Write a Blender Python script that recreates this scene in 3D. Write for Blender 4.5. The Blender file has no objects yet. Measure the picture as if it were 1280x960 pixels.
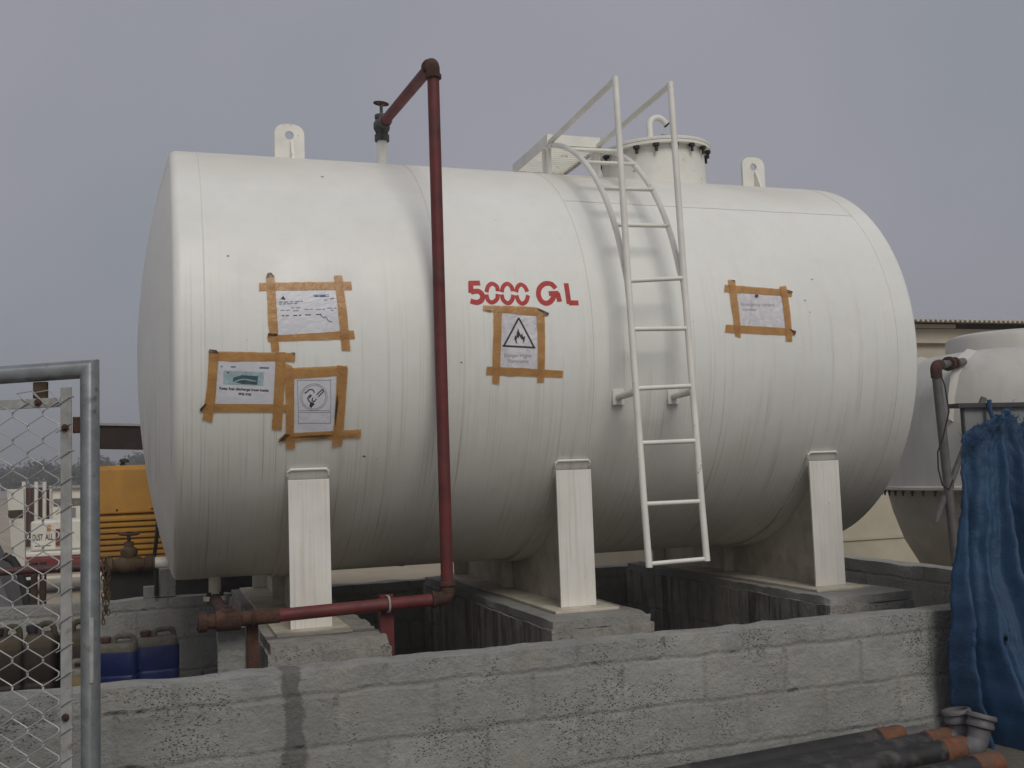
import bpy, bmesh, math, random
from mathutils import Vector, Matrix, noise

C = bpy.context.scene.collection
R_ = math.radians

# ------------------------------------------------------------------ camera
cam_d = bpy.data.cameras.new('camera')
cam_d.sensor_width = 36.0
cam_d.lens = 1308.83 / 1280.0 * 36.0
cam_d.clip_start = 0.05
cam_d.clip_end = 3000
cam = bpy.data.objects.new('camera', cam_d)
C.objects.link(cam)
_yaw, _pit, _rol = 0.3303, 0.0806, -0.0354
_F = Vector((math.sin(_yaw)*math.cos(_pit), math.cos(_yaw)*math.cos(_pit), math.sin(_pit)))
_r = Vector((math.cos(_yaw), -math.sin(_yaw), 0))
_u = _r.cross(_F)
_r2 = _r*math.cos(_rol) + _u*math.sin(_rol)
_u2 = -_r*math.sin(_rol) + _u*math.cos(_rol)
_m = Matrix((( _r2.x, _u2.x, -_F.x, -0.1255), (_r2.y, _u2.y, -_F.y, -6.2268), (_r2.z, _u2.z, -_F.z, 1.45), (0, 0, 0, 1)))
cam.matrix_world = _m
bpy.context.scene.camera = cam

# ------------------------------------------------------------------ world, sun, exposure
SUN_EL, SUN_AZ = R_(42), R_(2)          # azimuth measured from -Y towards -X (hazy sun behind the photographer)
world = bpy.data.worlds.new('World'); bpy.context.scene.world = world
world.use_nodes = True
nt = world.node_tree; nt.nodes.clear()
wo = nt.nodes.new('ShaderNodeOutputWorld'); bg = nt.nodes.new('ShaderNodeBackground')
sky = nt.nodes.new('ShaderNodeTexSky'); sky.sky_type = 'NISHITA'; sky.sun_disc = False
sky.sun_elevation = SUN_EL; sky.sun_rotation = math.pi - SUN_AZ
sky.dust_density = 8.0; sky.air_density = 1.0; sky.ozone_density = 1.0
mixw = nt.nodes.new('ShaderNodeMix'); mixw.data_type = 'RGBA'
mixw.inputs[0].default_value = 0.93
mixw.inputs[7].default_value = (3.42, 3.62, 4.16, 1)      # dust-laden overcast veil
tcw = nt.nodes.new('ShaderNodeTexCoord'); nzw = nt.nodes.new('ShaderNodeTexNoise')
nzw.inputs['Scale'].default_value = 2.2; nzw.inputs['Detail'].default_value = 3; nzw.inputs['Roughness'].default_value = 0.45
nt.links.new(tcw.outputs['Generated'], nzw.inputs['Vector'])
mrw = nt.nodes.new('ShaderNodeMapRange'); mrw.inputs[1].default_value = 0.35; mrw.inputs[2].default_value = 0.65
nt.links.new(nzw.outputs[0], mrw.inputs[0])
veil = nt.nodes.new('ShaderNodeMix'); veil.data_type = 'RGBA'
veil.inputs[6].default_value = (2.82, 3.00, 3.42, 1); veil.inputs[7].default_value = (3.56, 3.46, 3.92, 1)
nt.links.new(mrw.outputs[0], veil.inputs[0]); nt.links.new(veil.outputs[2], mixw.inputs[7])
nt.links.new(sky.outputs[0], mixw.inputs[6])
nt.links.new(mixw.outputs[2], bg.inputs[0])
bg.inputs[1].default_value = 0.10
nt.links.new(bg.outputs[0], wo.inputs[0])

sun_d = bpy.data.lights.new('sun', 'SUN'); sun_d.energy = 1.4; sun_d.angle = R_(26)
sun_d.color = (1.0, 0.965, 0.89)
sun = bpy.data.objects.new('sun', sun_d); C.objects.link(sun)
_sd = Vector((math.sin(SUN_AZ)*math.cos(SUN_EL), -math.cos(SUN_AZ)*math.cos(SUN_EL), math.sin(SUN_EL)))
sun.rotation_euler = _sd.to_track_quat('Z', 'Y').to_euler()
vs = bpy.context.scene.view_settings
vs.view_transform = 'Standard'; vs.look = 'None'; vs.gamma = 1.0; vs.exposure = 0.0
bpy.context.scene.cycles.max_bounces = 6
bpy.context.scene.cycles.volume_bounces = 0

# ------------------------------------------------------------------ helpers
def lin(h):
    o = []
    for i in (0, 2, 4):
        c = int(h[i:i+2], 16)/255
        o.append(c/12.92 if c <= 0.04045 else ((c+0.055)/1.055)**2.4)
    return tuple(o)

class NT:
    def __init__(s, name):
        s.m = bpy.data.materials.new(name); s.m.use_nodes = True
        s.t = s.m.node_tree; s.t.nodes.clear()
        s.out = s.n('ShaderNodeOutputMaterial'); s.b = s.n('ShaderNodeBsdfPrincipled')
        s.l(s.b.outputs[0], s.out.inputs[0])
        s.co = s.n('ShaderNodeTexCoord').outputs['Object']
    def n(s, t): return s.t.nodes.new(t)
    def l(s, a, b): s.t.links.new(a, b)
    def mapping(s, scale=(1, 1, 1), src=None, loc=(0, 0, 0)):
        m = s.n('ShaderNodeMapping'); m.inputs['Scale'].default_value = scale; m.inputs['Location'].default_value = loc
        s.l(src or s.co, m.inputs[0]); return m.outputs[0]
    def noise(s, scale, detail=4, vec=None, rough=0.55, dist=0):
        n = s.n('ShaderNodeTexNoise'); n.inputs['Scale'].default_value = scale; n.inputs['Detail'].default_value = detail
        n.inputs['Roughness'].default_value = rough; n.inputs['Distortion'].default_value = dist
        s.l(vec or s.co, n.inputs['Vector']); return n.outputs[0]
    def voro(s, scale, vec=None):
        n = s.n('ShaderNodeTexVoronoi'); n.inputs['Scale'].default_value = scale
        s.l(vec or s.co, n.inputs['Vector']); return n.outputs[0]
    def rng(s, v, a, b, c=0.0, d=1.0):
        n = s.n('ShaderNodeMapRange'); n.inputs[1].default_value = a; n.inputs[2].default_value = b
        n.inputs[3].default_value = c; n.inputs[4].default_value = d
        s.l(v, n.inputs[0]); return n.outputs[0]
    def math(s, op, a, b):
        n = s.n('ShaderNodeMath'); n.operation = op
        for i, v in enumerate((a, b)):
            if isinstance(v, (int, float)): n.inputs[i].default_value = v
            else: s.l(v, n.inputs[i])
        return n.outputs[0]
    def mix(s, f, a, b):
        n = s.n('ShaderNodeMix'); n.data_type = 'RGBA'
        if isinstance(f, (int, float)): n.inputs[0].default_value = f
        else: s.l(f, n.inputs[0])
        for i, v in ((6, a), (7, b)):
            if isinstance(v, tuple): n.inputs[i].default_value = (*v[:3], 1)
            else: s.l(v, n.inputs[i])
        return n.outputs[2]
    def xyz(s):
        n = s.n('ShaderNodeSeparateXYZ'); s.l(s.co, n.inputs[0]); return n.outputs
    def bump(s, h, strength=0.3, dist=0.01):
        n = s.n('ShaderNodeBump'); n.inputs['Strength'].default_value = strength; n.inputs['Distance'].default_value = dist
        s.l(h, n.inputs['Height']); s.l(n.outputs[0], s.b.inputs['Normal'])
    def col(s, c):
        if isinstance(c, tuple): s.b.inputs['Base Color'].default_value = (*c[:3], 1)
        else: s.l(c, s.b.inputs['Base Color'])
    def rough(s, r):
        if isinstance(r, (int, float)): s.b.inputs['Roughness'].default_value = r
        else: s.l(r, s.b.inputs['Roughness'])

def mul(c, k): return tuple(x*k for x in c)

def mat(name, c, rough=0.6, metal=0.0, var=0.25, vs_=6.0, bump=0.15, bs=40.0, bd=0.004, dirt=None, ds=5.0, dlo=0.5, dhi=0.7, df=0.8):
    q = NT(name)
    base = q.mix(q.rng(q.noise(vs_, 5), 0.3, 0.7), mul(c, 1-var), mul(c, 1+var*0.6))
    if dirt:
        base = q.mix(q.rng(q.noise(ds, 6, rough=0.65), dlo, dhi, 0, df), base, dirt)
    q.col(base); q.rough(q.rng(q.noise(vs_*2.3, 3), 0.3, 0.7, rough-0.08, min(1, rough+0.1)))
    q.b.inputs['Metallic'].default_value = metal
    if bump: q.bump(q.noise(bs, 5), bump, bd)
    return q.m

M = {}
def paint_tank():
    q = NT('aged_white_paint'); x, y, z = q.xyz()
    c = q.mix(q.rng(q.noise(1.6, 6), 0.3, 0.75), (0.79, 0.80, 0.77), (0.72, 0.73, 0.695))
    c = q.mix(q.rng(q.noise(9, 6, rough=0.7), 0.45, 0.75, 0, 0.22), c, (0.60, 0.585, 0.54))
    fine = q.noise(1.0, 4, q.mapping((75, 1.5, 0.9)), 0.6)
    c = q.mix(q.rng(fine, 0.5, 0.8, 0, 0.05), c, (0.50, 0.46, 0.40))
    # settled dust along the crown
    c = q.mix(q.math('MULTIPLY', q.rng(z, 2.92, 3.15), q.rng(q.noise(2.2, 5), 0.3, 0.7, 0.2, 0.6)), c, (0.56, 0.51, 0.42))
    # run-off streaks, gathering towards the belly
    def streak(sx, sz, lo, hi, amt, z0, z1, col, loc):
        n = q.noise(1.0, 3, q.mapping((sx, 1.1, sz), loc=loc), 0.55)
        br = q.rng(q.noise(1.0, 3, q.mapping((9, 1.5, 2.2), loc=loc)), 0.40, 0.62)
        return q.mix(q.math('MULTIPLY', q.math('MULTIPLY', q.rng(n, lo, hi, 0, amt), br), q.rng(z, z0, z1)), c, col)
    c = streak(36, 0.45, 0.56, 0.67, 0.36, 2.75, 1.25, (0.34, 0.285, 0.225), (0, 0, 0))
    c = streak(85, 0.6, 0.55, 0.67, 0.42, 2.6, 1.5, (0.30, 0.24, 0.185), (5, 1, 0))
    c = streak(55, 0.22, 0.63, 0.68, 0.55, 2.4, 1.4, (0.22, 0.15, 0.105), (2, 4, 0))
    low_tint = q.math('MULTIPLY', q.rng(z, 2.0, 0.98), q.rng(q.noise(3, 4), 0.2, 0.7, 0.22, 0.52))  # brown tint, darker towards the bottom of the shell
    c = q.mix(low_tint, c, (0.36, 0.31, 0.235))
    rust = q.math('MULTIPLY', q.rng(q.noise(26, 6, rough=0.7), 0.58, 0.70), q.rng(z, 0.985, 0.90))
    c = q.mix(rust, c, (0.10, 0.045, 0.02))
    # small scuffs and specks
    c = q.mix(q.rng(q.noise(48, 3, rough=0.5), 0.745, 0.77, 0, 0.55), c, (0.25, 0.21, 0.17))
    q.col(c); q.rough(q.rng(q.noise(5, 4), 0.3, 0.7, 0.40, 0.56))
    q.bump(q.math('ADD', q.noise(1.3, 2), q.math('MULTIPLY', q.noise(180, 3), 0.02)), 0.28, 0.02)
    return q.m
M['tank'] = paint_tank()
def paint_plate():
    q = NT('white_plate_paint')
    c = q.mix(q.rng(q.noise(4, 5), 0.3, 0.7), (0.78, 0.76, 0.71), (0.66, 0.64, 0.59))
    st = q.noise(1.0, 4, q.mapping((70, 20, 1.4)), 0.6)
    c = q.mix(q.rng(st, 0.5, 0.72, 0, 0.42), c, (0.42, 0.36, 0.27))
    c = q.mix(q.rng(q.noise(40, 5, rough=0.7), 0.68, 0.74, 0, 0.8), c, (0.16, 0.07, 0.035))
    q.col(c); q.rough(0.5); q.bump(q.noise(60, 4), 0.12, 0.003); return q.m
M['plate'] = paint_plate()
M['white'] = mat('white_gloss_paint', (0.76, 0.755, 0.70), 0.42, var=0.12, bump=0.1, dirt=(0.20, 0.11, 0.06), ds=16, dlo=0.63, dhi=0.71, df=0.8)
M['cream_dirty'] = mat('dirty_cream_paint', (0.55, 0.51, 0.42), 0.6, var=0.18, dirt=(0.24, 0.18, 0.11), ds=9, dlo=0.45, dhi=0.78, df=0.6)
M['red'] = mat('red_oxide_paint', (0.125, 0.019, 0.020), 0.62, var=0.4, vs_=7, bump=0.25, bs=55, dirt=(0.10, 0.05, 0.035), ds=9, dlo=0.5, dhi=0.75, df=0.75)
M['maroon'] = mat('faded_maroon_paint', (0.075, 0.026, 0.030), 0.65, var=0.3, vs_=9, bump=0.15)
M['rust'] = mat('rusty_iron', (0.075, 0.034, 0.022), 0.92, var=0.5, vs_=18, bump=0.8, bs=90, bd=0.008, dirt=(0.035, 0.02, 0.016), ds=14)
M['rust_dark'] = mat('dark_rusty_iron', (0.055, 0.03, 0.024), 0.85, var=0.5, vs_=14, bump=0.5, bs=80, bd=0.005)
M['brass'] = mat('weathered_brass', (0.085, 0.055, 0.028), 0.75, metal=0.15, var=0.45, vs_=20, bump=0.5, bs=60)
M['iron_grey'] = mat('grey_cast_iron', (0.085, 0.085, 0.08), 0.6, metal=0.4, var=0.4, vs_=20, bump=0.3, bs=60)
M['galv'] = mat('galvanised_steel', (0.27, 0.29, 0.30), 0.45, metal=0.6, var=0.25, vs_=22, bump=0.1, bs=80, dirt=(0.10, 0.10, 0.10), ds=20, dlo=0.60, dhi=0.70, df=0.8)
M['galv_dull'] = mat('dull_grey_steel', (0.36, 0.365, 0.355), 0.65, metal=0.1, var=0.25, vs_=25, bump=0.15, bs=60, dirt=(0.16, 0.085, 0.05), ds=16, dlo=0.58, dhi=0.70, df=0.8)
M['pipe_grey'] = mat('dull_zinc_pipe', (0.13, 0.13, 0.13), 0.6, metal=0.2, var=0.25, vs_=12, bump=0.1)
M['wire'] = mat('galvanised_wire', (0.42, 0.43, 0.42), 0.5, metal=0.3, var=0.2, bump=0)
M['dark_bolt'] = mat('dark_bolt_steel', (0.025, 0.024, 0.022), 0.6, metal=0.3, bump=0)
M['black'] = mat('black_plastic', (0.022, 0.021, 0.022), 0.5, var=0.4, vs_=12, bump=0.15, bs=30, dirt=(0.15, 0.135, 0.12), ds=8, dlo=0.52, dhi=0.75, df=0.65)
M['rubber'] = mat('black_rubber', (0.016, 0.016, 0.016), 0.7, bump=0.1)
M['orange'] = mat('orange_tape_coupling', (0.19, 0.068, 0.027), 0.85, var=0.5, vs_=20, bump=0.7, bs=55, bd=0.008, dirt=(0.10, 0.062, 0.045), ds=14, dlo=0.36, dhi=0.6, df=0.85)
M['pvc'] = mat('grey_pvc', (0.135, 0.13, 0.14), 0.55, var=0.2, dirt=(0.075, 0.065, 0.06), ds=9, dlo=0.42, dhi=0.72, df=0.75, bump=0.08)
M['yellow'] = mat('yellow_machine_paint', (0.40, 0.19, 0.018), 0.6, var=0.2, vs_=4, bump=0.05, dirt=(0.22, 0.125, 0.04), ds=5, dlo=0.42, dhi=0.75, df=0.6)
M['soot'] = mat('sooty_dark_steel', (0.022, 0.020, 0.018), 0.8, var=0.3)
M['canopy'] = mat('rust_brown_steel', (0.026, 0.015, 0.012), 0.85, var=0.35, vs_=5, bump=0.2)
M['sheet'] = mat('weathered_sheet_metal', (0.30, 0.30, 0.29), 0.6, var=0.15, vs_=3)
M['panel'] = mat('grey_sheet_panel', (0.20, 0.21, 0.22), 0.6, var=0.15, vs_=4, bump=0.08, bs=12)
M['dark_trim'] = mat('dark_trim_steel', (0.045, 0.048, 0.052), 0.6)
M['blue_can'] = mat('blue_plastic', (0.011, 0.024, 0.135), 0.5, var=0.3, vs_=9, bump=0.1, bs=25, dirt=(0.075, 0.085, 0.11), ds=6, dlo=0.46, dhi=0.78, df=0.65)
M['can_top'] = mat('dusty_pale_plastic', (0.16, 0.145, 0.115), 0.8, var=0.4, vs_=15, dirt=(0.06, 0.06, 0.09), ds=12)
M['brown_can'] = mat('brown_plastic', (0.026, 0.016, 0.011), 0.65, var=0.4, vs_=8, dirt=(0.07, 0.05, 0.03), ds=6, dlo=0.5, dhi=0.8, df=0.6)
M['tan_can'] = mat('dusty_tan_plastic', (0.075, 0.058, 0.034), 0.8, var=0.35, vs_=9, dirt=(0.022, 0.017, 0.012), ds=9, dlo=0.45, dhi=0.68, df=0.85)
M['cap'] = mat('rust_brown_cap', (0.09, 0.05, 0.032), 0.6)
M['building'] = mat('cream_render_wall', (0.45, 0.415, 0.325), 0.85, var=0.14, vs_=1.2, bump=0.15, bs=25, dirt=(0.33, 0.295, 0.235), ds=2.2, dlo=0.45, dhi=0.8, df=0.6)
M['roof_sheet'] = mat('cream_roof_sheet', (0.50, 0.47, 0.40), 0.6, var=0.1)
M['ochre_can'] = mat('dull_ochre_plastic', (0.20, 0.15, 0.065), 0.7, var=0.3, vs_=12)
M['foliage'] = mat('dusty_foliage', (0.065, 0.075, 0.05), 0.8, var=0.4, vs_=1.5, bump=0)
M['trunk'] = mat('bark', (0.10, 0.075, 0.055), 0.9)
M['tarp_grey'] = mat('grey_canvas', (0.13, 0.13, 0.14), 0.8, var=0.2, vs_=4, bump=0.3, bs=7, bd=0.03)
M['red_paint'] = mat('red_vehicle_paint', (0.17, 0.022, 0.02), 0.6, var=0.2, dirt=(0.2, 0.15, 0.115), ds=4, dlo=0.48, dhi=0.8, df=0.6)
M['white_box'] = mat('off_white_enamel', (0.66, 0.64, 0.57), 0.5, var=0.1, vs_=5, dirt=(0.35, 0.29, 0.2), ds=8, dlo=0.55, dhi=0.8, df=0.5)
M['brown_fence'] = mat('red_brown_corrugated_sheet', (0.11, 0.062, 0.048), 0.8, var=0.3, vs_=5)
M['amber'] = mat('amber_paint', (0.5, 0.22, 0.03), 0.5)
M['ink'] = mat('dark_print', (0.035, 0.035, 0.045), 0.7, bump=0, var=0.2)
M['ink_soft'] = mat('faded_print', (0.30, 0.30, 0.33), 0.7, bump=0, var=0.2, vs_=40)
M['ink_blue'] = mat('blue_print', (0.10, 0.17, 0.30), 0.7, bump=0, var=0.2)
M['teal_light'] = mat('pale_teal_print', (0.34, 0.46, 0.50), 0.6, bump=0, var=0.25, vs_=30)
M['teal_dark'] = mat('dark_teal_print', (0.055, 0.11, 0.13), 0.6, bump=0, var=0.4, vs_=30)
M['stencil'] = mat('red_stencil_paint', (0.44, 0.024, 0.022), 0.55, bump=0, var=0.18, vs_=22)
M['seam'] = mat('painted_weld_bead', (0.62, 0.60, 0.55), 0.5, var=0.15, bump=0.3, bs=120)
M['chip'] = mat('brown_paint_chip', (0.20, 0.13, 0.09), 0.8, bump=0)

def paper():
    q = NT('white_paper')
    c = q.mix(q.rng(q.noise(9, 5), 0.3, 0.7), (0.66, 0.67, 0.71), (0.58, 0.59, 0.64))
    q.col(c); q.rough(0.35); q.bump(q.noise(16, 3, dist=1.2), 0.35, 0.01); return q.m
M['paper'] = paper()
def paper2():
    q = NT('crumpled_wet_paper')
    c = q.mix(q.rng(q.noise(9, 4, q.mapping((1.5, 1, 0.5)), dist=1.2), 0.42, 0.66), (0.66, 0.65, 0.68), (0.53, 0.52, 0.56))
    q.col(c); q.rough(0.3); q.bump(q.noise(14, 3, dist=1.5), 0.6, 0.012); return q.m
M['paper_crumpled'] = paper2()
def tape():
    q = NT('brown_packing_tape')
    c = q.mix(q.rng(q.noise(14, 5), 0.3, 0.7), (0.56, 0.32, 0.12), (0.42, 0.225, 0.08))
    c = q.mix(q.rng(q.noise(30, 5, rough=0.7), 0.62, 0.74, 0, 0.7), c, (0.09, 0.045, 0.02))
    q.col(c); q.rough(0.34); q.bump(q.noise(30, 3, dist=1.0), 0.45, 0.008)
    tr = q.n('ShaderNodeBsdfTransparent'); tr.inputs[0].default_value = (0.9, 0.62, 0.34, 1)
    mx = q.n('ShaderNodeMixShader'); mx.inputs[0].default_value = 0.30
    q.l(q.b.outputs[0], mx.inputs[1]); q.l(tr.outputs[0], mx.inputs[2]); q.l(mx.outputs[0], q.out.inputs[0]); return q.m
M['tape'] = tape()
M['tape_curl'] = mat('folded_tape', (0.085, 0.045, 0.02), 0.4, var=0.5, vs_=40, bump=0.5, bs=50)

def concrete(name, base, dark, bw, bh, joint=0.006, pit=1.0, side=False, jd=0.5):
    q = NT(name); x, y, z = q.xyz()
    cx = q.n('ShaderNodeCombineXYZ'); q.l(q.math('ADD', x, y), cx.inputs[0]); q.l(z, cx.inputs[1])
    dn = q.n('ShaderNodeTexNoise'); dn.inputs['Scale'].default_value = 5; dn.inputs['Detail'].default_value = 4; q.l(q.co, dn.inputs['Vector'])
    va = q.n('ShaderNodeVectorMath'); va.operation = 'MULTIPLY_ADD'; q.l(dn.outputs['Color'], va.inputs[0])
    va.inputs[1].default_value = (0.04, 0.04, 0.04); q.l(cx.outputs[0], va.inputs[2])
    br = q.n('ShaderNodeTexBrick'); q.l(va.outputs[0], br.inputs['Vector'])
    br.inputs['Scale'].default_value = 1.0; br.inputs['Brick Width'].default_value = bw; br.inputs['Row Height'].default_value = bh
    br.inputs['Mortar Size'].default_value = joint; br.inputs['Mortar Smooth'].default_value = 1.0
    br.inputs['Color1'].default_value = (0.8, 0.8, 0.8, 1); br.inputs['Color2'].default_value = (1, 1, 1, 1); br.inputs['Mortar'].default_value = (0.75, 0.75, 0.75, 1)
    n1 = q.noise(2.4, 6, rough=0.6); n2 = q.noise(11, 6, rough=0.7)
    c = q.mix(q.rng(n1, 0.3, 0.7), mul(base, 0.82), mul(base, 1.2))
    c = q.mix(q.rng(n2, 0.35, 0.75, 0, 0.6), c, mul(dark, 1.0))
    mm = q.n('ShaderNodeMix'); mm.data_type = 'RGBA'; mm.blend_type = 'MULTIPLY'; mm.inputs[0].default_value = jd
    q.l(c, mm.inputs[6]); q.l(br.outputs['Color'], mm.inputs[7]); c = mm.outputs[2]
    # open joints: dark only where the smeared mortar has fallen out
    op = q.math('MULTIPLY', br.outputs['Fac'], q.rng(q.noise(4.2, 4, rough=0.6), 0.60, 0.68))
    c = q.mix(q.math('MULTIPLY', op, 0.35), c, mul(dark, 0.45))
    # pits of the open-textured block, in patches
    v = q.voro(85, va.outputs[0] if False else q.co)
    pit_m = q.math('MULTIPLY', q.rng(v, 0.36, 0.18), q.rng(q.noise(3.2, 6, rough=0.75), 0.49, 0.66))
    v2 = q.voro(38); pit_m2 = q.math('MULTIPLY', q.rng(v2, 0.20, 0.09), q.rng(q.noise(3.0, 5), 0.54, 0.66))
    pits = q.math('MAXIMUM', pit_m, pit_m2)
    c = q.mix(q.math('MULTIPLY', pits, 0.42*pit), c, mul(dark, 0.25))
    # grey-green and pinkish stains with a shape of their own
    c = q.mix(q.rng(q.noise(3.1, 5, q.mapping((1, 1, 1), loc=(7, 1, 2))), 0.55, 0.75, 0, 0.35), c, (base[0]*1.25, base[1]*1.02, base[2]*0.85))
    if side:
        stv = q.noise(1.0, 5, q.mapping((22, 13, 1.2)), 0.65)
        gn = q.n('ShaderNodeNewGeometry'); sp = q.n('ShaderNodeSeparateXYZ'); q.l(gn.outputs['True Normal'], sp.inputs[0])
        onside = q.rng(q.math('ABSOLUTE', sp.outputs[0], 0), 0.5, 0.8)
        c = q.mix(q.math('MULTIPLY', q.rng(stv, 0.45, 0.62, 0, 0.8), onside), c, mul(dark, 0.5))
    if name == 'concrete_block_wall':
        dj = q.math('ABSOLUTE', q.math('ADD', x, q.rng(q.noise(7, 5), 0.2, 0.8, -0.345, -0.415)), 0)
        jm = q.rng(dj, 0.045, 0.032)
        c = q.mix(q.math('MULTIPLY', jm, 0.7), c, mul(dark, 0.42))
        c = q.mix(q.math('MULTIPLY', q.rng(q.noise(70, 4, rough=0.7), 0.56, 0.70, 0, 0.6), q.rng(q.noise(3.3, 5), 0.42, 0.6)), c, mul(base, 1.5))
    q.col(c); q.rough(0.92)
    h = q.math('ADD', q.math('MULTIPLY', q.noise(32, 6, rough=0.7), 0.6), q.math('MULTIPLY', n1, 0.8))
    h = q.math('SUBTRACT', h, q.math('MULTIPLY', pits, 0.65)); h = q.math('SUBTRACT', h, q.math('MULTIPLY', br.outputs['Fac'], 0.18))
    h = q.math('SUBTRACT', h, q.math('MULTIPLY', op, 0.5))
    q.bump(h, 0.95, 0.024); return q.m
M['block'] = concrete('concrete_block_wall', (0.345, 0.352, 0.334), (0.22, 0.22, 0.203), 0.41, 0.205, 0.018, 1.0, False, 0.85)
M['plinth'] = concrete('rough_concrete_plinth', (0.36, 0.35, 0.32), (0.15, 0.135, 0.115), 0.11, 0.42, 0.012, 0.8, True, 0.6)
M['smooth_conc'] = concrete('smooth_pale_concrete', (0.31, 0.31, 0.29), (0.19, 0.185, 0.165), 3.0, 3.0, 0.001, 0.3)
M['slab'] = concrete('bund_floor_concrete', (0.24, 0.21, 0.165), (0.13, 0.11, 0.085), 3.0, 3.0, 0.001, 0.4)
def sand():
    q = NT('dusty_sand')
    c = q.mix(q.rng(q.noise(0.35, 6), 0.3, 0.7), (0.32, 0.27, 0.20), (0.40, 0.345, 0.26))
    c = q.mix(q.rng(q.noise(4, 6, rough=0.7), 0.45, 0.75, 0, 0.5), c, (0.23, 0.19, 0.14))
    q.col(c); q.rough(0.95); q.bump(q.noise(7, 8, rough=0.7), 0.6, 0.05); return q.m
M['sand'] = sand()
def yard():
    q = NT('trodden_earth')
    c = q.mix(q.rng(q.noise(1.5, 6), 0.3, 0.7), (0.11, 0.098, 0.08), (0.155, 0.138, 0.112))
    c = q.mix(q.rng(q.voro(40), 0.1, 0.4, 0.6, 0), c, (0.10, 0.09, 0.08))
    q.col(c); q.rough(0.95); q.bump(q.noise(25, 8, rough=0.7), 0.8, 0.03); return q.m
M['yard'] = yard()
def grp():
    q = NT('white_fibreglass'); x, y, z = q.xyz()
    c = q.mix(q.rng(q.noise(2.2, 5), 0.3, 0.7), (0.54, 0.53, 0.49), (0.47, 0.465, 0.43))
    st = q.noise(1.0, 5, q.mapping((9, 9, 0.7)), 0.6)
    c = q.mix(q.rng(st, 0.45, 0.75, 0, 0.3), c, (0.33, 0.33, 0.30))
    q.col(c); q.rough(0.5); q.bump(q.noise(9, 4), 0.2, 0.012); return q.m
M['grp'] = grp()
M['grp_low'] = mat('dusty_grey_fibreglass', (0.31, 0.295, 0.255), 0.7, var=0.2, vs_=2.5, dirt=(0.22, 0.20, 0.165), ds=3, dlo=0.45, dhi=0.75, df=0.6)
def net():
    q = NT('blue_woven_netting')
    c = q.mix(q.rng(q.noise(4, 6, rough=0.6), 0.3, 0.7), (0.013, 0.066, 0.148), (0.006, 0.032, 0.086))
    c = q.mix(q.rng(q.noise(22, 6, rough=0.75), 0.5, 0.75, 0, 0.4), c, (0.028, 0.10, 0.20))
    c = q.mix(q.rng(q.noise(9, 6, rough=0.7), 0.64, 0.76, 0, 0.8), c, (0.008, 0.016, 0.04))
    q.col(c); q.rough(0.62)
    q.bump(q.math('ADD', q.noise(150, 4, rough=0.7), q.math('MULTIPLY', q.noise(38, 4, dist=1.5), 1.0)), 0.55, 0.006)
    return q.m
M['net'] = net()

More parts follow.
